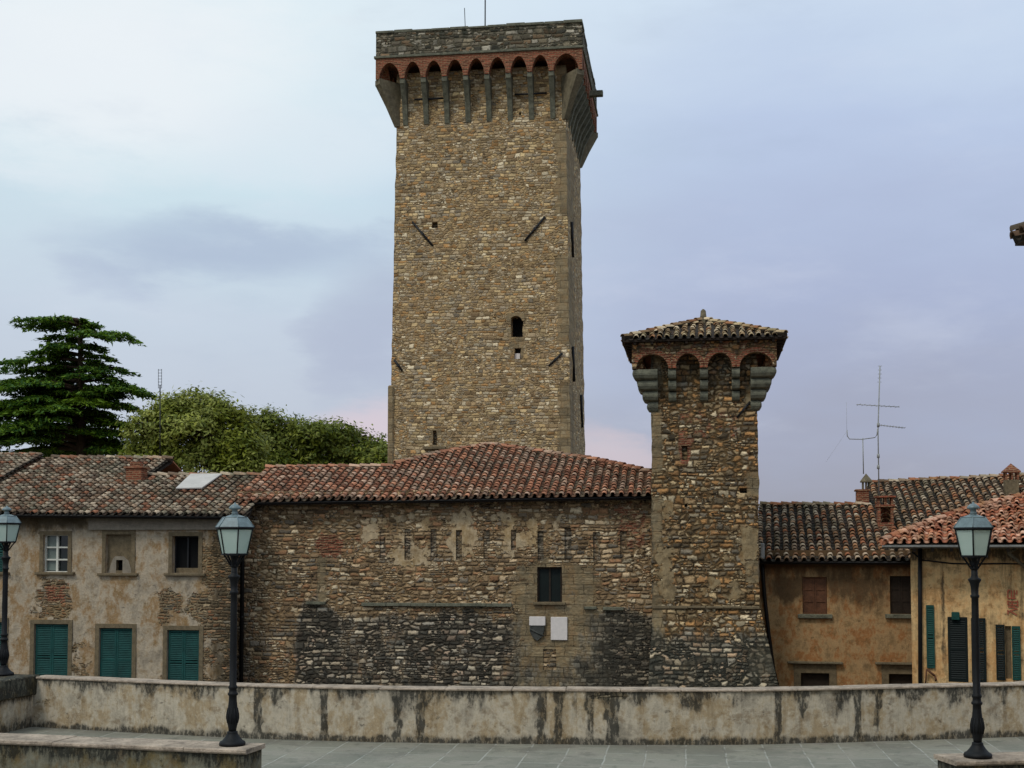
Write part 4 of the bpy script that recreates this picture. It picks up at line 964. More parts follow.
fl = MB(FT.yaw); fl.box(FT, uTl-oT+tp, uTr+oT-tp, zCr+.12, zCr+.4, -DT-oT+tp, oT-tp, m=(.4,0,.6,0)); fl.build('platform', M['brick'], tw)
for x0, x1, y in ((415,445,100.5),(515,547,95.5)):
    u0 = FT.at(x0, y)[0]; u1 = FT.at(x1, y)[0]; z = FT.at(x0, y)[1]; b = MB(); b.tube([FT.P(u0, z, .12), FT.P(u1, z, .12)], .045, 6); b.build('tie_bar', M['iron'], tw)
b = MB(); G = GR; z = FT.at(480, 82, 0)[1]
sp_ = at_depth(592, 88.5, 57.5); b.box(Frame(G.P(3.4, 0, oT), G.yaw), 0, .3, zStr-.55-.1, zStr-.55+.15, -.1, .62, .02); b.build('water_spout', M['corbel'], tw)
# rods on the roof
a = at_depth(485, 30, 59.5); b = MB(); b.tube([Vector((a.x, a.y, zTop-1.8)), at_depth(485.3, -34, 59.5)], .035, 6); b.tube([Vector((a.x, a.y, zTop-1.8)), Vector((a.x, a.y, zTop-.2))], .06, 6)
tag(b.build('lightning_rod', M['iron'], None, (a.x, a.y, zTop-1.8)), 'tall thin rod standing up from the middle of the keep top', 'rod')
a = at_depth(468, 27, 59.5); b = MB(); b.tube([Vector((a.x, a.y, zTop-1.8)), at_depth(464.5, 8, 59.5)], .018, 5)
tag(b.build('aerial', M['iron'], None, (a.x, a.y, zTop-1.8)), 'short thin tilted aerial left of the tall rod on the keep top', 'aerial')

# ---- the turret
FU = facade(705, 40.0, 8.4)
tu = thing('turret', FU.P(0, GL), 'small square stone tower with tiled pyramid roof and stepped corbels', 'tower')
oU = .58; uUl = FU.at(652, 450)[0]; uUr = FU.at(757.5, 450)[0]; DU = 3.3
zS2 = FU.at(705, 607.5)[1]; zSpU = FU.at(705, 367.5, oU)[1]; zCrU = FU.at(705, 353, oU)[1]; zEvU = FU.at(705, 341.5, oU)[1]
def btU(h_): return .02*max(0, h_)
def mask_tur(p):
    px, py = proj(p)
    low = sst(py, 615, 650)
    r = .62*low+.12+.3*(1-sst(py, 385, 400)) + .25*(1-sst(px, 652, 660))  # darker at the foot, at the top and along the left edge
    g = .55*box2(px, py, 655, 678, 500, 606, 9)+.5*box2(px, py, 690, 740, 575, 605, 7)+.3*box2(px, py, 740, 762, 480, 600, 8)+.35*box2(px, py, 690, 760, 525, 560, 9)
    b = .42*box2(px, py, 672, 745, 405, 445, 10)+.9*box2(px, py, 679, 691, 440, 464, 3)
    q = abs(math.sin(p.z*1.15)) > .42
    a = .85*((1-sst(px, 660, 666)) if px > 640 else 0)*q+.85*sst(px, 742, 750)*(not q)
    a += .5*box2(px, py, 676, 696, 442, 466, 3)
    return (clampf(r), g, clampf(b), clampf(a))
mb = MB(FU.yaw)
opsU = [rect(FU, 681.5,687.5,446,460)+(.14, .3), rect(FU, 739,746,488,493)+(.3,1), rect(FU, 684.5,687,504,507)+(.2,1)]
shaft_grid(mb, FU, uUl, uUr, DU, zS2, zSpU+.6, .0015, zS2+10, .14, .045, mask_tur, opsU)
# battered base
bb = .22*(zS2-GL)
f0 = [FU.P(uUl, 0, .03), FU.P(uUr, 0, .03), FU.P(uUr, 0, -DU), FU.P(uUl, 0, -DU)]
def base_fn(G, L, fa, fb):
    def fn(u, z):
        k_ = max(0, zS2-z)*.215+.03; p = G.P(u-(1-u/L)*k_*fa+(u/L)*k_*fb, z, k_); return p+G.n*rough(p, .05)
    return fn
for k, (G, L) in enumerate(side_frames(FU, uUl, uUr, DU)):
    us = lines(0, L, .14); zs = lines(GL, zS2, .14)
    if k == 0: mb.grid(base_fn(G, L, .25, 1), us, zs, None, mask_tur)
    elif k == 1: mb.grid(base_fn(G, L, 1, 1), us, zs, None, mask_tur)
    elif k == 3:
        def fl_(u, z):
            k_ = max(0, zS2-z)*.215+.03; return G.P(u-(1-u/L)*k_+(u/L)*k_, z, k_*.25)
        mb.grid(fl_, us, zs, None, mask_tur)
mb.build('shaft', M['turret'], tu)
st_ = MB(FU.yaw)
for i in range(6):
    a = uUl-.02+(uUr-uUl+.04)*i/6; c = uUl-.02+(uUr-uUl+.04)*(i+1)/6; st_.box(FU, a+.003, c-.003, zS2-.035+random.uniform(-.01,.01), zS2+.05, -.1, .11+random.uniform(-.02,.02), .015)
st_.build('string_course', M['trim'], tu)
u0, u1, z0, z1 = opsU[0][:4]; b = MB(FU.yaw)
b.box(FU, u0-.03, u1+.12, z1+.004, z1+.09, -.1, .03, .01, (.2,0,1,0)); b.build('niche_lintel', M['brick'], tu)
bar(tu, FU, 750, 402, 737, 417.5, 0, .035)
# corbels
zq0 = FU.at(705, 402, .1)[1]; zq1 = zSpU; stp = (zq1-zq0)/3
def step_prof(o_, z0, z1): 
    h = z1-z0; return [(-.1,z0),(max(.02,o_-.17),z0),(o_-.06,z0+h*.12),(o_-.005,z0+h*.4),(o_,z0+h*.6),(o_-.02,z1-.04),(o_-.09,z1-.005),(-.1,z1-.002)]
FRU = side_frames(FU, uUl, uUr, DU)
def cenU(L): return [L*.5-.98*L/3.27, L*.5, L*.5+.98*L/3.27]
for k, (G, L) in enumerate(FRU):
    for u in cenU(L):
        b = MB(G.yaw)
        for i in range(3):
            pf = step_prof(.2+.17*i, zq0+stp*i+.02, zq0+stp*(i+1)); w_ = .12
            b.hexa([G.P(u-w_, z, d) for d, z in pf], [G.P(u+w_, z, d) for d, z in pf])
        b.build('corbel', M['corbel'], tu)
    b = MB(G.yaw); z0c = FU.at(705, 411, .1)[1]; s4 = (zq1-z0c)/4
    for i in range(4):
        oo = .14+.145*i; za, zb2 = z0c+s4*i, z0c+s4*(i+1)-.004; h_ = zb2-za
        def ringc(oo, z):
            inn = .2; bv = .05
            q = [(inn, -.05), (inn, oo), (-oo+bv, oo), (-oo, oo-bv), (-oo, -inn), (.05, -inn)]
            return [G.P(u_, z, d_) for u_, d_ in q]
        rs = [ringc(max(.03, oo-.16), za), ringc(oo-.06, za+h_*.14), ringc(oo-.005, za+h_*.42), ringc(oo, za+h_*.6), ringc(oo-.02, zb2-.04), ringc(oo-.09, zb2)]
        ids = [[b.vert(p) for p in r_] for r_ in rs]; b.face(ids[0]); b.face(ids[-1][::-1])
        for A, B in zip(ids, ids[1:]):
            for q in range(6): j = (q+1) % 6; b.face([A[q], B[q], B[j], A[j]])
    b.build('corbel', M['corbel'], tu)
bm_ = MB(FU.yaw); tp = .3
for k, (G, L) in enumerate(FRU):
    h = arch_fn(L, cenU(L), oU, .12, .115, zSpU, zCrU, False)
    ua, ub = (-oU, L+oU) if k % 2 == 0 else (-oU+tp, L+oU-tp)
    def mk(u, z): return (.25+.2*noise.noise(G.P(u,z)*2), .1, .62, 0)
    profile_panel(bm_, G, ua, ub, h, zEvU+.02, oU-tp, oU, (.25,0,.46,0), .04)
bm_.build('brick_arcade', M['turret'], tu)
ar = MB(FU.yaw)                                                   # proud brick voussoirs over each arch
for k, (G, L) in enumerate(FRU):
    edges = [-oU+.12]+[v for c in cenU(L) for v in (c-.115, c+.115)]+[L+oU-.12]
    for i in range(0, len(edges), 2):
        a, c = edges[i], edges[i+1]; m_ = (a+c)/2; rx = (c-a)/2; ry = zCrU-zSpU
        nb_ = 15
        for q in range(nb_):
            f0_, f1_ = math.pi*(q+.06)/nb_, math.pi*(q+.94)/nb_
            pt = lambda f, e: (m_+(rx+e)*math.cos(f), zSpU+(ry+e)*math.sin(f))
            qd = [pt(f0_, .004), pt(f0_, .15), pt(f1_, .15), pt(f1_, .004)]
            if any(u_ < -oU or u_ > L+oU for u_, _ in qd): continue
            ar.hexa([G.P(u_, z_, oU-.05) for u_, z_ in qd], [G.P(u_, z_, oU+.012) for u_, z_ in qd], m=(0,0,1,0))
ar.build('arch_bricks', M['brick'], tu)
cl = MB(FU.yaw); cl.box(FU, uUl-oU+tp, uUr+oU-tp, zCrU+.1, zCrU+.3, -DU-oU+tp, oU-tp, m=(.4,0,.5,0)); cl.build('ceiling', M['brick'], tu)
# pyramid roof
ovU = .26
ctr = FU.P((uUl+uUr)/2, 0, -DU/2); apz = FU.at(702, 322, -DU/2)[1]; apex = Vector((ctr.x, ctr.y, apz)); tot = oU+ovU
cs = [FU.P(uUl-tot, zEvU, tot), FU.P(uUr+tot, zEvU, tot), FU.P(uUr+tot, zEvU, -DU-tot), FU.P(uUl-tot, zEvU, -DU-tot)]
sf = MB(FU.yaw); sf.hexa([c-Vector((0,0,.0)) for c in cs], [c+Vector((0,0,.07)) for c in cs])
for i in range(4):
    a, c = cs[i]+Vector((0,0,.07)), cs[(i+1)%4]+Vector((0,0,.07)); sf.poly([a, c, apex])
rfo = sf.build('roof', M['darkwood'], tu)
tl = TB()
for i in range(4):
    a, c = cs[i]+Vector((0,0,.07)), cs[(i+1)%4]+Vector((0,0,.07)); mid = (a+c)/2; hor = Vector((apex.x-mid.x, apex.y-mid.y, 0)); pit = math.atan2(apex.z-mid.z, hor.length)
    pl = Plane(a, c, hor, pit); L = (c-a).length; S = (apex-mid).length
    tile_plane(tl, pl, [(0,0),(L,0),(L/2,S)], colp=.25, exp=.34, jit=1.5, sd=20+i, h0=0)
    ridge(tl, a+Vector((0,0,.07)), apex+Vector((0,0,.07)), .10, .34, sd=30+i)
tl.build('roof_tiles', M['roof_turret'], rfo)
rt_ = MB(FU.yaw)
for i in range(9):
    for G, L in FRU:
        u = -oU+.1+(L+2*oU-.2)*i/8; rt_.box(G, u-.04, u+.04, zEvU-.075, zEvU-.002, oU-.05, oU+ovU-.04)
rt_.build('rafters', M['darkwood'], rfo)
fi = MB(FU.yaw); fi.box(Frame(apex, FU.yaw), -.17, .17, -.12, .1, -.17, .17, .03); fi.lathe(apex, [(.13,.08),(.10,.2),(.085,.36),(.03,.42)], 8); fi.build('finial', M['corner'], rfo)

# ================================================================== RIGHT OCHRE HOUSE
FA = facade(765, 42.0, 11)
ho = thing('house', FA.P(3, GL), 'ochre plastered house with brown shutters and lichen covered roof, behind the cream house', 'house')
RA = [rect(FA, 802.5,827,577,614), rect(FA, 890,912,576,614), rect(FA, 801,829.5,673,700), rect(FA, 889,915,674,700)]
zA = FA.at(830, 561)[1]
ua0 = FA.at(742, 560)[0]; ua1 = FA.at(1080, 560)[0]
def mask_och(p):
    px, py = proj(p); r = .42*(1-sst(py+12*noise.noise(p*.9), 590, 615))+.5*(1-sst(py, 562, 572))+.18+.5*box2(px, py, 778, 800, 580, 600, 7)+.22*box2(px, py, 832, 885, 578, 612, 8)  # darker over the upper wall, most in the strip below the eave
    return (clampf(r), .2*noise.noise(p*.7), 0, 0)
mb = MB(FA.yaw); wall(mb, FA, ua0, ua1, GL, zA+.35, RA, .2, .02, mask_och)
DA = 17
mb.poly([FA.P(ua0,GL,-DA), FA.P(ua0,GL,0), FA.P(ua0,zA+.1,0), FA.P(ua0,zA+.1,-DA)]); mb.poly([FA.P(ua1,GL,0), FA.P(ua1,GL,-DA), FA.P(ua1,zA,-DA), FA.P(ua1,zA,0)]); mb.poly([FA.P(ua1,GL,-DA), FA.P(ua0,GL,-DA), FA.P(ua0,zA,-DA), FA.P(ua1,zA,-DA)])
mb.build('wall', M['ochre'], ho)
for i, r in enumerate(RA):
    u0, u1, z0, z1 = r
    b = MB(); b.box(FA, u0, u1, z0, z1, -.26, -.22); wo_ = b.build('window', M['void'] if i != 2 else M['void'], ho)
    if i < 2:
        for a, c in ((u0+.01, (u0+u1)/2-.004), ((u0+u1)/2+.004, u1-.01)):
            b = MB(FA.yaw); b.box(FA, a, c, z0, z1, -.13, -.10)
            for e, f_ in ((a, a+.05), (c-.05, c)): b.box(FA, e, f_, z0, z1, -.10, -.075)
            for q in range(4): zz = z0+(z1-z0-.05)*q/3; b.box(FA, a+.05, c-.05, zz, zz+.05, -.10, -.077)
            b.build('shutter', M['brownwood'] if i == 0 else M['darkwood'], wo_)
        s = MB(FA.yaw); s.box(FA, u0-.16, u1+.16, z0-.14, z0-.003, -.1, .13, .02); s.build('sill', M['corbel'], wo_)
    else:
        s = MB(FA.yaw); s.box(FA, u0-.22, u0-.003, z0, z1, -.1, .04); s.box(FA, u1+.003, u1+.22, z0, z1, -.1, .04); s.box(FA, u0-.22, u1+.22, z1+.003, z1+.3, -.1, .045); s.build('frame', M['trim'], wo_)
        s = MB(FA.yaw); s.box(FA, u0-.42, u1+.42, z1+.3, z1+.37, -.1, .2, .015); s.build('cornice', M['corner'], wo_)
        b = MB(FA.yaw); b.box(FA, u0, u1, z0, z1, -.2, -.16); b.build('casement', M['darkwood'], wo_)
ov = .45
Pa = FA.P(FA.at(756, 561, ov)[0], FA.at(830, 560.5, ov)[1], ov); Pb = FA.P(FA.at(1080, 561, ov)[0], FA.at(830, 560.5, ov)[1], ov)
plA = Plane(Pa, Pb, -FA.n, R(19.5))
pa = [plA.at(*q) for q in ((758,561),(1090,561),(1090,471),(1024,475),(960,478),(868,482),(870,504.5),(759,504.5))]
pa[0] = (0, 0); pa[1] = (pa[1][0], 0)
slb = MB(FA.yaw); slab(slb, plA, pa, 0, .07); rfo = slb.build('roof', M['underroof'], ho)
tl = TB(); tile_plane(tl, plA, pa, colp=.275, sd=41, jit=1.3)
Q = lambda x, y, h=.1: plA.P(*plA.at(x, y), h)
ridge(tl, Q(760,504.5), Q(866,504.5), sd=3); ridge(tl, Q(868,482.5), Q(960,478.5), sd=4); ridge(tl, Q(960,478.5), Q(1088,471.5), sd=6)
tl.build('roof_tiles', M['roof_right'], rfo)
bk = MB(FA.yaw)
for (q1_, q2_) in (((760,504.5),(870,504.5)), ((868,482),(1088,471.5))):
    a, c = Q(*q1_, 0), Q(*q2_, 0); dn = -FA.n*5-Vector((0,0,1.9)); bk.hexa([a, c, c+dn, a+dn], [p+Vector((0,0,.05)) for p in (a, c, c+dn, a+dn)])
bk.build('rear_roof', M['roof_right'], rfo)
gl = MB(FA.yaw); a = Q(869, 482.5, -.03); c = Q(871, 505, -.03)                    # brick gable where the roof steps
gl.hexa([a, c, Vector((c.x, c.y, c.z-1)), Vector((a.x, a.y, a.z-1.6))], [p-FA.t*.12 for p in (a, c, Vector((c.x, c.y, c.z-1)), Vector((a.x, a.y, a.z-1.6)))], m=(0,0,1,0)); gl.build('gable', M['brick'], rfo)
gt = MB(); gt.tube([Pa+Vector((0,0,-.06)), Pb+Vector((0,0,-.06))], .04, 6); gt.build('gutter', M['pipe'], ho)
# drainpipe that follows the battered foot of the turret
dp = MB(); pts = [(762.5,556),(763,575),(765,600),(769,635),(775.5,684),(784,745)]
dp.tube([FA.P(*FA.at(x, y, .1), .1) for x, y in pts], .06, 8); dp.build('drainpipe', M['pipe'], ho)
b = MB(FA.yaw); u0, u1, z0, z1 = rect(FA, 760.5, 764.5, 543, 559, .5); b.box(FA, u0, u1, z0, z1, .3, .52, .02); b.build('flashing', M['zinc'], ho)
# chimneys on the right roofs
def pot(par, F, w_, d_, z, h, mat_leg='brick', roofm='brick'):
    b = MB(F.yaw)
    for u in (0, w_/2-.03, w_-.06):
        for dd in (0, -d_+.06): b.box(F, u, u+.06, z, z+h, dd-.06, dd, m=(0,0,1,0))
    r0 = [F.P(-.06, z+h, .06), F.P(w_+.06, z+h, .06), F.P(w_+.06, z+h, -d_-.06), F.P(-.06, z+h, -d_-.06)]; b.hexa(r0, [p+Vector((0,0,.05)) for p in r0], m=(0,0,1,0))
    ap = F.P(w_/2, z+h+.34, -d_/2); 
    for i in range(4): b.poly([r0[i]+Vector((0,0,.05)), r0[(i+1)%4]+Vector((0,0,.05)), ap], m=(0,0,1,0))
    return b
def on_plane(pl, px, py, h=0): return pl.P(*pl.at(px, py), h)
# a: brick block at the step, with small tiled pot behind
p0 = on_plane(plA, 857, 505); G = Frame(p0, FA.yaw); wd = .42
b = MB(FA.yaw); b.box(G, 0, wd, -.4, .62, -.6, 0, .01, (0,0,1,0)); b.box(G, -.05, wd+.05, .62, .68, -.65, .05, .01, (0,0,1,0)); ch = b.build('chimney', M['brick'], rfo)
ch['label'] = 'plain dark red brick chimney at the step of the roof'
p0 = on_plane(plA, 862.5, 484, -.1); G = Frame(p0, FA.yaw); b = MB(FA.yaw); b.box(G, 0, .3, -.6, .02, -.3, 0, .01); ch = b.build('chimney', M['corner'], rfo); pot(ch, G, .3, .3, .02, .26).build('chimney_pot', M['corner'], ch)
# b: louvred brick chimney
p0 = on_plane(plA, 878, 528); G = Frame(p0, FA.yaw); wd = .52
b = MB(FA.yaw)
b.box(G, 0, wd, -.3, .30, -.5, 0, .01, (0,0,1,0)); b.box(G, 0, .1, .3, .82, -.5, 0, .01, (0,0,1,0)); b.box(G, wd-.1, wd, .3, .82, -.5, 0, .01, (0,0,1,0)); b.box(G, .1, wd-.1, .3, .82, -.5, -.3, 0, (.6,0,1,0))
b.box(G, -.05, wd+.05, .82, .9, -.55, .05, .01, (0,0,1,0))
for u in (0, wd/2-.04, wd-.08): b.box(G, u, u+.08, .9, 1.14, -.5, -.02, 0, (0,0,1,0))
b.box(G, -.08, wd+.08, 1.14, 1.2, -.58, .08, .01, (0,0,1,0)); ch = b.build('chimney', M['brick'], rfo); ch['label'] = 'red brick chimney with curved tile louvres'
lv = MB()
for q in range(3): tile_half(lv, G.P(wd/2, .34+.17*q, -.16), G.n, -G.t, Vector((0,0,1)), .2, .15, .15, 0)
lv.build('louvre_tile', M['roof_turret'], ch)
# c: far right chimney with pointed brick cap
p0 = on_plane(plA, 1006, 494); G = Frame(p0, FA.yaw); wd = .46
b = MB(FA.yaw); b.box(G, 0, wd, -.4, .62, -.45, 0, .015); ch = b.build('chimney', M['trim'], rfo); ch['label'] = 'grey plastered chimney with pointed red cap'
pot(ch, G, wd, .45, .62, .27).build('chimney_cap', M['brick'], ch)

# television aerials on that roof
pB = on_plane(plA, 878, 500); YB = pB.y
a = at_depth(879, 497, YB); tv = thing('tv_antenna', a, 'tall television mast with two crossing arms, above the louvred brick chimney', 'antenna', 'aerials above the ochre house')
b = MB(); b.tube([a, at_depth(878, 430, YB), at_depth(880, 366, YB)], .022, 6)
for y in (456, 467, 425): b.tube([at_depth(878.3, y-2, YB), at_depth(878.3, y+2, YB)], .05, 6)
b.build('mast', M['zinc'], tv)
for (x0, y0, x1, y1) in ((856.5,404.5,899.5,407),(878.5,425,905,428)):
    b = MB(); A, C_ = at_depth(x0, y0, YB), at_depth(x1, y1, YB); b.tube([A, C_], .013, 5)
    for i in range(9): q = A+(C_-A)*(i+.5)/9; b.tube([q-Vector((0,.28,0)), q+Vector((0,.28,0))], .006, 4)
    b.build('boom', M['zinc'], tv)
b = MB(); A = at_depth(880, 366, YB); C_ = at_depth(879.5, 382, YB); 
for i in range(5): q = A+(C_-A)*i/4; b.tube([q-Vector((.07,.0,0)), q+Vector((.07,0,0))], .008, 4)
b.build('dipole', M['zinc'], tv)
Y2 = on_plane(plA, 864, 486).y; a = at_depth(863.5, 474, Y2)
tv = thing('tv_antenna', a, 'shorter aerial mast with U shaped crossbar, above the small tiled chimney pot', 'antenna', 'aerials above the ochre house')
b = MB(); b.tube([a, at_depth(862.8, 438, Y2)], .02, 6); b.build('mast', M['zinc'], tv)
b = MB(); b.tube([at_depth(x, y, Y2) for x, y in ((847,430),(847.3,436),(849.5,439),(862,439.3),(875,437.5),(877,435),(877.5,429))], .018, 6); b.build('crossbar', M['zinc'], tv)
b = MB(); b.tube([at_depth(846.8, 431, Y2), at_depth(846.5, 402, Y2)], .004, 4); b.tube([at_depth(847, 431, Y2), at_depth(826, 462, Y2-.3)], .003, 4); b.build('dipole', M['zinc'], tv)

# ================================================================== RIGHT CREAM HOUSE (nearer)
FB = facade(919, 34.0, 19)
hc = thing('house', FB.P(2, GL), 'cream plastered house with orange tiled roof and green louvred shutters at the right edge', 'house')
uc0 = FB.at(911, 600)[0]; uc1 = FB.at(1230, 600)[0]; zB = FB.at(960, 546)[1]
RB = [rect(FB, 948,968,617,682), rect(FB, 1005.5,1011.5,626,679)]
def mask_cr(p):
    px, py = proj(p); r = .78*(1-sst(py+3*noise.noise(p*2), 555, 565))+.1+.35*box2(px, py, 1003, 1026, 566, 620, 4)+.75*box2(px, py, 942.5, 944.2, 560, 700, .8)+.4*box2(px, py, 979, 983, 575, 615, 3)  # darker strip at the top of the wall, plus local dark marks
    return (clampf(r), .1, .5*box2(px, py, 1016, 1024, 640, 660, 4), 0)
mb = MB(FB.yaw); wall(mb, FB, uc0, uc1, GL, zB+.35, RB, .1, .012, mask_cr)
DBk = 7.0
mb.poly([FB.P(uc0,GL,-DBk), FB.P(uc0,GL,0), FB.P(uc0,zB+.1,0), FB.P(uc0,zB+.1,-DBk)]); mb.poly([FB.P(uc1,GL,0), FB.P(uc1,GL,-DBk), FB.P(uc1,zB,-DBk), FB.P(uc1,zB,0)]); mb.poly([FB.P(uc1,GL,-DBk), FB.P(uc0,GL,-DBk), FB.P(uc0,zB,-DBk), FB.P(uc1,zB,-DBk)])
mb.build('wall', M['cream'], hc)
r = RB[0]; b = MB(); b.box(FB, r[0], r[1], r[2], r[3], -.3, -.25); wo_ = b.build('window', M['void'], hc)
louvre(FB, 'shutter', M['shutter_d'], wo_, r[0]+.005, r[1]-.005, r[2], r[3], -.03)
q = rect(FB, 971.5,986,618,682); louvre(FB, 'shutter', M['shutter_d'], wo_, q[0], q[1], q[2], q[3], .03)
q = rect(FB, 926.5,934.5,605,668); w2 = MB(); w2.box(FB, q[0]+.03, q[1]-.02, q[2]+.05, q[3]-.05, -.02, .012); w2 = w2.build('window', M['void'], hc)
louvre(FB, 'shutter', M['shutter_g'], w2, q[0], q[1], q[2], q[3], .03)
lt = MB(FB.yaw); u0, u1, z0, z1 = rect(FB, 951.5, 959.5, 612, 620, .05); lt.box(FB, u0, u1, z0, z1, .0, .1, .015); lt.build('shutter_box', M['shutter_g'], wo_)
lt = MB(); A, C_, D_ = [FB.P(*FB.at(x, y, .12), .12) for x, y in ((926.5,669),(935,676),(925.5,684))]; lt.tube([A, C_], .03, 5); lt.tube([A, D_], .022, 5); lt.tube([C_, FB.P(*FB.at(936, 681, .12), .12)], .03, 5); lt.build('awning_bracket', M['brownwood'], hc)
r = RB[1]; b = MB(FB.yaw); b.box(FB, r[0], r[1], r[2], r[3], -.25, -.1); w3 = b.build('window', M['trim'], hc)
q = rect(FB, 996,1005,624.5,680); louvre(FB, 'shutter', M['shutter_d'], w3, q[0], q[1], q[2], q[3], .03)
q = rect(FB, 1012,1020.5,626,680); louvre(FB, 'shutter', M['shutter_g'], w3, q[0], q[1], q[2], q[3], .03, ang=R(4), hinge='r')
# faded red lettering painted on the wall
rd = MB(FB.yaw)
def stroke(x0, y0, x1, y1, w_=.016):
    A, C_ = FB.P(*FB.at(x0, y0, .03), .03), FB.P(*FB.at(x1, y1, .03), .03); d = (C_-A).normalized(); s_ = d.cross(FB.n)*w_; rd.hexa([A-s_, C_-s_, C_+s_, A+s_], [x+FB.n*.004 for x in (A-s_, C_-s_, C_+s_, A+s_)])
cx = lambda x: 905+x/8.6; cy = lambda y: 540+y/8.6
for s in ((885,435,883,500),(885,500,955,502),(915,432,915,495),(940,432,938,495),(962,432,960,470),(885,432,905,432),
          (885,530,970,532),(885,555,965,560),(920,530,922,560),(968,520,970,575),(885,575,950,578),(885,520,885,560),
          (885,600,885,640),(885,618,955,590),(905,612,962,645),(955,585,968,600)):
    stroke(cx(s[0]), cy(s[1]), cx(s[2]), cy(s[3]))
rd.build('painted_lettering', M['redpaint'], hc)
dp = MB(); dp.tube([FB.P(*FB.at(x, y, .08), .08) for x, y in ((920,545),(920,600),(920.5,760))], .055, 8); dp.build('drainpipe', M['pipe'], hc)
cb = MB(); cb.tube([FB.P(*FB.at(x, y, .04), .04) for x, y in ((912,552),(917,556),(922,560),(935,561.5),(952,563.5),(975,564),(1000,563.5),(1030,564),(1060,562))], .02, 5); cb.build('cable', M['pipe'], hc)
br_ = MB(); br_.tube([FB.P(*FB.at(1008, 552.5, .5), .5), FB.P(*FB.at(1028, 570, .1), .1)], .045, 6); br_.tube([FB.P(*FB.at(1008, 553, .5), .5), FB.P(*FB.at(1016, 549, .5), .5)], .04, 6); br_.build('eave_bracket', M['corner'], hc)
ov = 1.0
pc0 = hit(882, 542.5, FB.P(0,0,ov), FB.n); pc1 = hit(1230, 541.5, FB.P(0,0,ov), FB.n)
plB = Plane(pc0, pc1, -FB.n, R(17))
pb = [plB.at(*q) for q in ((882,542.5),(1230,541.5),(1200,450),(1110,472),(1024,495),(970,507),(935,519),(905,530))]
pb[0] = (0, 0); pb[1] = (pb[1][0], 0)
slb = MB(FB.yaw); slab(slb, plB, pb, 0, .08); rfo = slb.build('roof', M['underroof'], hc)
tl = TB('roof_front'); tile_plane(tl, plB, pb, colp=.22, exp=.28, sd=51, jit=2.4)
hp = [plB.P(a, b_, .09) for a, b_ in (pb[0], pb[7], pb[6], pb[5], pb[4], pb[3], pb[2])]
for i, (a, c) in enumerate(zip(hp, hp[1:])): ridge(tl, a, c, .1, .33, sd=60+i)
tl.build('roof_tiles', M['roof_front'], rfo)
bk = MB(FB.yaw)
for a, c in zip(hp, hp[1:]):
    A = Vector(a)-Vector((0,0,.1)); C_ = Vector(c)-Vector((0,0,.1)); base = lambda p: Vector((pc0.x, pc0.y, 0))+(-FB.n)*min(7.5, (p-pc0).dot(-FB.n)*2.2)+Vector((0,0,pc0.z))
    bk.poly([A, C_, base(C_), base(A)])
bk.build('rear_roof', M['roof_front'], rfo)
ev = MB(FB.yaw); ev.hexa([plB.P(0,-.02,-.05), plB.P(pb[1][0],-.02,-.05), plB.P(pb[1][0],.03,-.10), plB.P(0,.03,-.10)], [plB.P(0,-.02,.0), plB.P(pb[1][0],-.02,.0), plB.P(pb[1][0],.03,-.04), plB.P(0,.03,-.04)])
ev.build('gutter', M['zinc'], hc)
rf_ = MB(FB.yaw)
for i in range(22):
    a = .3+i*.45
    rf_.hexa([plB.P(a,.05,-.2), plB.P(a+.08,.05,-.2), plB.P(a+.08,1.1,-.2), plB.P(a,1.1,-.2)], [plB.P(a,.05,-.082), plB.P(a+.08,.05,-.082), plB.P(a+.08,1.1,-.082), plB.P(a,1.1,-.082)])
rf_.build('rafters', M['darkwood'], rfo)

# ================================================================== eave corner of a near building at the right edge
pE = at_depth(1015, 246, 15.0)
ne = thing('near_house', (pE.x+4, 8, 0), 'dark tiled eave corner of a near building at the right edge of the sky', 'house')
b = MB(); b.box(Frame((pE.x+.75, 14.2, 0), 0), 0, 7, 0, pE.z, -0, 0.01)
b = MB(); poly_box(b, [Vector((pE.x+.75,2,0)), Vector((pE.x+8,2,0)), Vector((pE.x+8,14.2,0)), Vector((pE.x+.75,14.2,0))], .0, pE.z-.02); b.build('wall', M['cream'], ne)
b = MB(); q = [Vector((pE.x,1.2,pE.z)), Vector((pE.x+9,1.2,pE.z)), Vector((pE.x+9,15,pE.z)), Vector((pE.x,15,pE.z))]; top_ = [p+Vector((0,0,.06)) for p in q]; b.hexa(q, top_)
r0, r1 = Vector((pE.x+4.5,5.7,pE.z+1.5)), Vector((pE.x+4.5,10.5,pE.z+1.5))
b.poly([top_[0], top_[1], r0]); b.poly([top_[1], top_[2], r1, r0]); b.poly([top_[2], top_[3], r1]); b.poly([top_[3], top_[0], r0, r1]); ro = b.build('roof', M['darkwood'], ne)
tl = TB()
pl = Plane(top_[3], top_[0], Vector((1,0,0)), math.atan2(1.44, 4.5)); L = 13.8; tile_plane(tl, pl, [(0,0),(L,0),(L-4.5,4.72),(4.5,4.72)], sd=71, h0=.0)
pl = Plane(top_[2], top_[3], Vector((0,-1,0)), math.atan2(1.44, 4.5)); L = 9; tile_plane(tl, pl, [(0,0),(L,0),(L/2,4.72)], sd=72, h0=.0)
ridge(tl, top_[3]+Vector((0,0,.06)), r1+Vector((0,0,.06)), .11, sd=73); tl.build('roof_tiles', M['gutter_tiles'], ro)

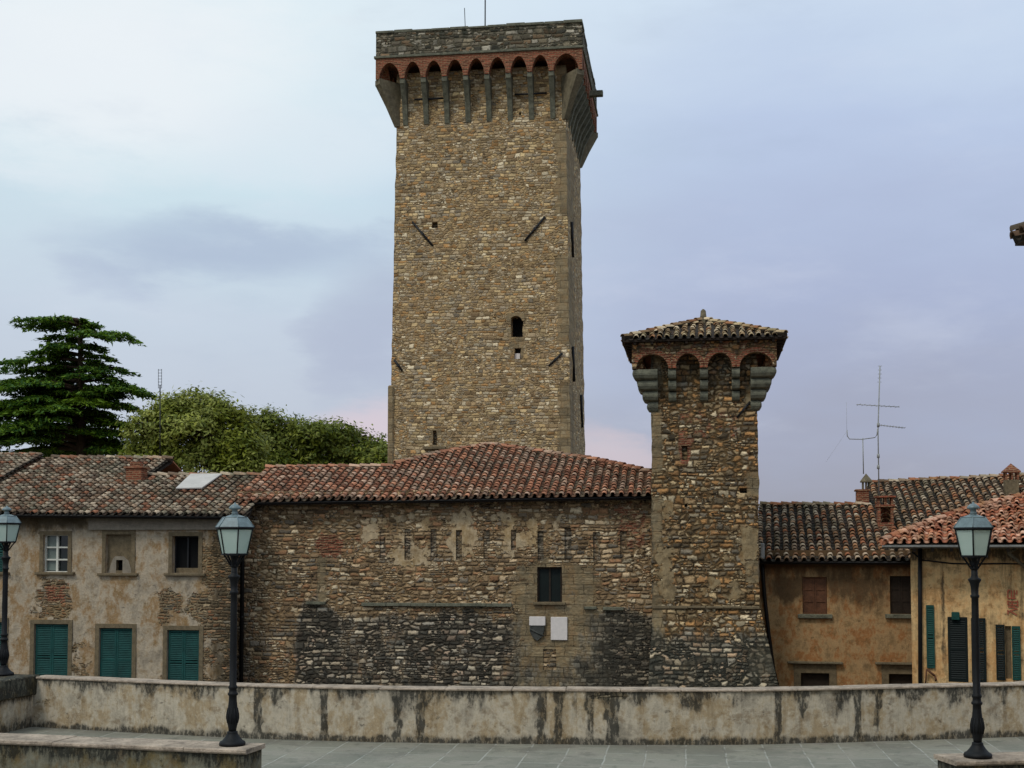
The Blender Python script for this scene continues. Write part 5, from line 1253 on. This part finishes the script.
# ================================================================== trees
def leaf(mb, c, size, nrm, rnd, el_=1.6, m=(0,0,0,0)):
    d = Vector((rnd.gauss(0,1), rnd.gauss(0,1), rnd.gauss(0,1))); a = nrm.cross(d)
    if a.length < 1e-4: return
    a.normalize(); b = nrm.cross(a); s = size*rnd.uniform(.6, 1.3)
    mb.poly([c-a*s*.5*el_, c+b*s*.32, c+a*s*.5*el_, c-b*s*.32], m=m)
def broadleaf(name, base, H, crown, label, mat, nclump, nleaf, size, seed, group=None):
    """crown: list of (offset vector, radii) lobes; leaves sit in clumps near the lobes' skin"""
    rnd = random.Random(seed); root = thing(name, base, label, 'tree', group); base = Vector(base)
    tr_ = MB(); tr_.tube([base, base+Vector((.1,0,H*.25)), base+Vector((0,.1,H*.5))], .35, 8, .22)
    lf = MB()
    for off, rad in crown:
        c0_ = base+Vector(off); tr_.tube([base+Vector((0,.05,H*.35)), base+Vector((0,.05,H*.35)).lerp(c0_, .5)+Vector((0,0,.3)), c0_], .14, 6, .05)
        vol = rad[0]*rad[1]*rad[2]
        n_ = int(nclump*vol**.66)
        for i in range(n_):
            d = Vector((rnd.gauss(0,1), rnd.gauss(0,1), rnd.gauss(0,1))).normalized()
            if d.z < -.35: d.z *= -.6
            rr = rnd.uniform(.72, 1.06); cc = c0_+Vector((d.x*rad[0], d.y*rad[1], d.z*rad[2]))*rr
            if cc.y > base.y+rad[1]*.8 and rnd.random() < .5: continue
            cr = rnd.uniform(.25, .62); rr *= rnd.choice((.9, 1, 1, 1.12)); lm = (rnd.random()**2, rnd.random()**2, 0, 0)
            if rnd.random() < .3: tr_.tube([c0_, c0_.lerp(cc, .6)+Vector((0,0,.1)), cc], .04, 4, .015)
            for j in range(nleaf):
                o_ = Vector((rnd.gauss(0,1), rnd.gauss(0,1), rnd.gauss(0,.75)))*cr*.62
                nm = (d*.6+o_.normalized()*.7+Vector((rnd.gauss(0,.5), rnd.gauss(0,.5), .5+rnd.gauss(0,.4)))).normalized()
                leaf(lf, cc+o_, size, nm, rnd, m=lm)
    tr_.build('trunk', M['bark'], root); lf.build('crown', mat, root)
    return root
def P3(px, Y, z=GL): p = at_depth(px, HORY, Y); return Vector((p.x, p.y, z))
def lobes(px0, Y, lst, zref):
    out = []; b = P3(px0, Y)
    for px, py, r_ in lst:
        p = at_depth(px, py, Y); out.append((Vector((p.x-b.x, random.uniform(-.8,.8), p.z-b.z)), (r_*1.05, r_, r_*.85)))
    return out
G_ = 'trees behind the roofs'
Yo = 66
broadleaf('broadleaf_tree', P3(190, Yo), 12, lobes(190, Yo, [(148,436,1.05),(160,422,1.0),(174,412,1.05),(192,406,1.1),(208,410,1.0),(222,418,1.05),(236,424,1.0),(168,440,1.4),(196,436,1.6),(224,444,1.5),(150,458,1.4),(178,464,1.7),(208,466,1.7),(238,452,1.4),(240,472,1.4)], 0),
          'olive green tree with the highest round crown, right of the cedar', M['oak'], 46, 26, .17, 1, G_)
broadleaf('broadleaf_tree', P3(272, 72), 10, lobes(272, 72, [(252,430,1.0),(268,427,1.05),(284,432,1.0),(300,434,1.05),(314,438,1.0),(262,448,1.4),(286,450,1.5),(308,454,1.3),(246,456,1.4),(244,474,1.4),(270,474,1.5),(300,472,1.4)], 0),
          'darker green tree in the middle of the row above the hall roof', M['laurel'], 46, 26, .17, 2, G_)
broadleaf('broadleaf_tree', P3(345, 74), 10, lobes(345, 74, [(322,434,1.0),(338,438,1.05),(354,442,1.0),(368,449,1.0),(380,457,1.0),(332,456,1.5),(358,462,1.5),(382,470,1.3),(322,474,1.4),(350,476,1.4)], 0),
          'green tree at the right end of the row, touching the keep', M['laurel'], 46, 26, .17, 3, G_)

def cedar(px, Y, label):
    rnd = random.Random(5); b = P3(px, Y); root = thing('cedar_tree', b, label, 'tree'); tr_ = MB(); nd = MB()
    top = at_depth(80, 319, Y)
    def axis(z): t_ = (z-b.z)/(top.z-b.z); return Vector((b.x+(top.x-b.x)*t_, b.y, z))
    tr_.tube([b, axis(b.z+(top.z-b.z)*.35), axis(b.z+(top.z-b.z)*.7), top], .55, 9, .08)
    sc = Y/FPX
    # tiers measured from the photograph: row, reach left, reach right (pixels from the trunk)
    T0 = [(319,30,88),(324,42,108),(336,52,139),(345,46,112),(351,40,100),(358,9,119),(368,28,131),(378,10,138),(388,-6,128),(392,20,158),(402,-30,142),(410,-20,120),(419,-50,146),(429,-15,126),(438,-60,150),(448,-20,132)]
    tiers = [(a, max(8, px-b_), max(8, c_-px)) for a, b_, c_ in T0]
    for ti, (py, lpx, rpx) in enumerate(tiers):
        zc = at_depth(px, py, Y).z
        nb = 4 if py < 385 else 9
        for side in (-1, 1):
            reach = (lpx if side < 0 else rpx)*sc
            for k in range(nb//2+1):
                if k == 0: ang = rnd.uniform(-.15,.15); L = reach
                else: ang = rnd.uniform(-1.35,1.35); L = reach*rnd.uniform(.5,.9)
                bm__ = ((rnd.random()**1.5)*(1.25 if py > 400 else .3), rnd.random()*.6, 0, 0); d = Vector((side*math.cos(ang), math.sin(ang), 0)); o = axis(zc-rnd.uniform(0,.25))
                rise = rnd.uniform(.02,.16)*L; pts = []
                for q in range(7):
                    t_ = q/6; pts.append(o+d*L*t_+Vector((0,0,rise*math.sin(t_*math.pi*.75)-.13*L*t_**3)))
                tr_.tube(pts, .05+.016*L, 5, .012)
                # plate of foliage: secondary twigs left and right, thickly needled, drooping at the rims
                perp = Vector((-d.y, d.x, 0)); nt = int(8+L*7)
                for i in range(nt):
                    t_ = rnd.uniform(.18, 1.0)**.85; f_ = t_*6; q = min(5, int(f_)); p = pts[q].lerp(pts[q+1], f_-q)
                    wl = (.18+.38*math.sin(min(1, t_*1.02)*math.pi*.92)**.8)*min(L, 3.4)*rnd.uniform(.4,1)*rnd.choice((-1,1))
                    dd = (perp*wl+d*abs(wl)*rnd.uniform(.2,.9)); m_ = max(3, int(abs(wl)*9))
                    for j in range(m_):
                        s = (j+rnd.random())/m_; c = p+dd*s+Vector((0,0,-.20*abs(wl)*s*s-rnd.uniform(0,.10)))
                        for _ in range(3):
                            nm = Vector((rnd.gauss(0,.45), rnd.gauss(0,.45), 1)).normalized(); ax = (dd.normalized()+Vector((rnd.gauss(0,.6), rnd.gauss(0,.6), -.25+rnd.gauss(0,.3)))).normalized()
                            c2 = c+Vector((rnd.gauss(0,.07), rnd.gauss(0,.07), rnd.gauss(0,.045))); s2 = ax.cross(nm).normalized()*rnd.uniform(.04,.075); l_ = rnd.uniform(.14,.30)
                            nd.poly([c2-s2, c2+ax*l_, c2+s2, c2-ax*l_*.5], m=bm__)
    tr_.build('trunk', M['bark'], root); nd.build('crown', M['cedar'], root)
    print('cedar faces', len(nd.f))
cedar(86, 70, 'tall dark layered cedar with flat drooping branches at the left')
# lattice mast between the cedar and the round tree
a = at_depth(160, 470, 60); ms2 = thing('lattice_aerial', a, 'thin ladder-like aerial mast between the cedar and the round tree', 'antenna')
b = MB(); b.tube([a, at_depth(160, 385, 60)], .03, 5); b.build('mast', M['iron'], ms2)
b = MB(); 
for dx in (-1.6, 1.6): b.tube([at_depth(160+dx, 388, 60), at_depth(160+dx, 369, 60)], .012, 4)
for y in range(370, 389, 3): b.tube([at_depth(158, y, 60), at_depth(162, y, 60)], .01, 4)
b.build('dipole', M['iron'], ms2)
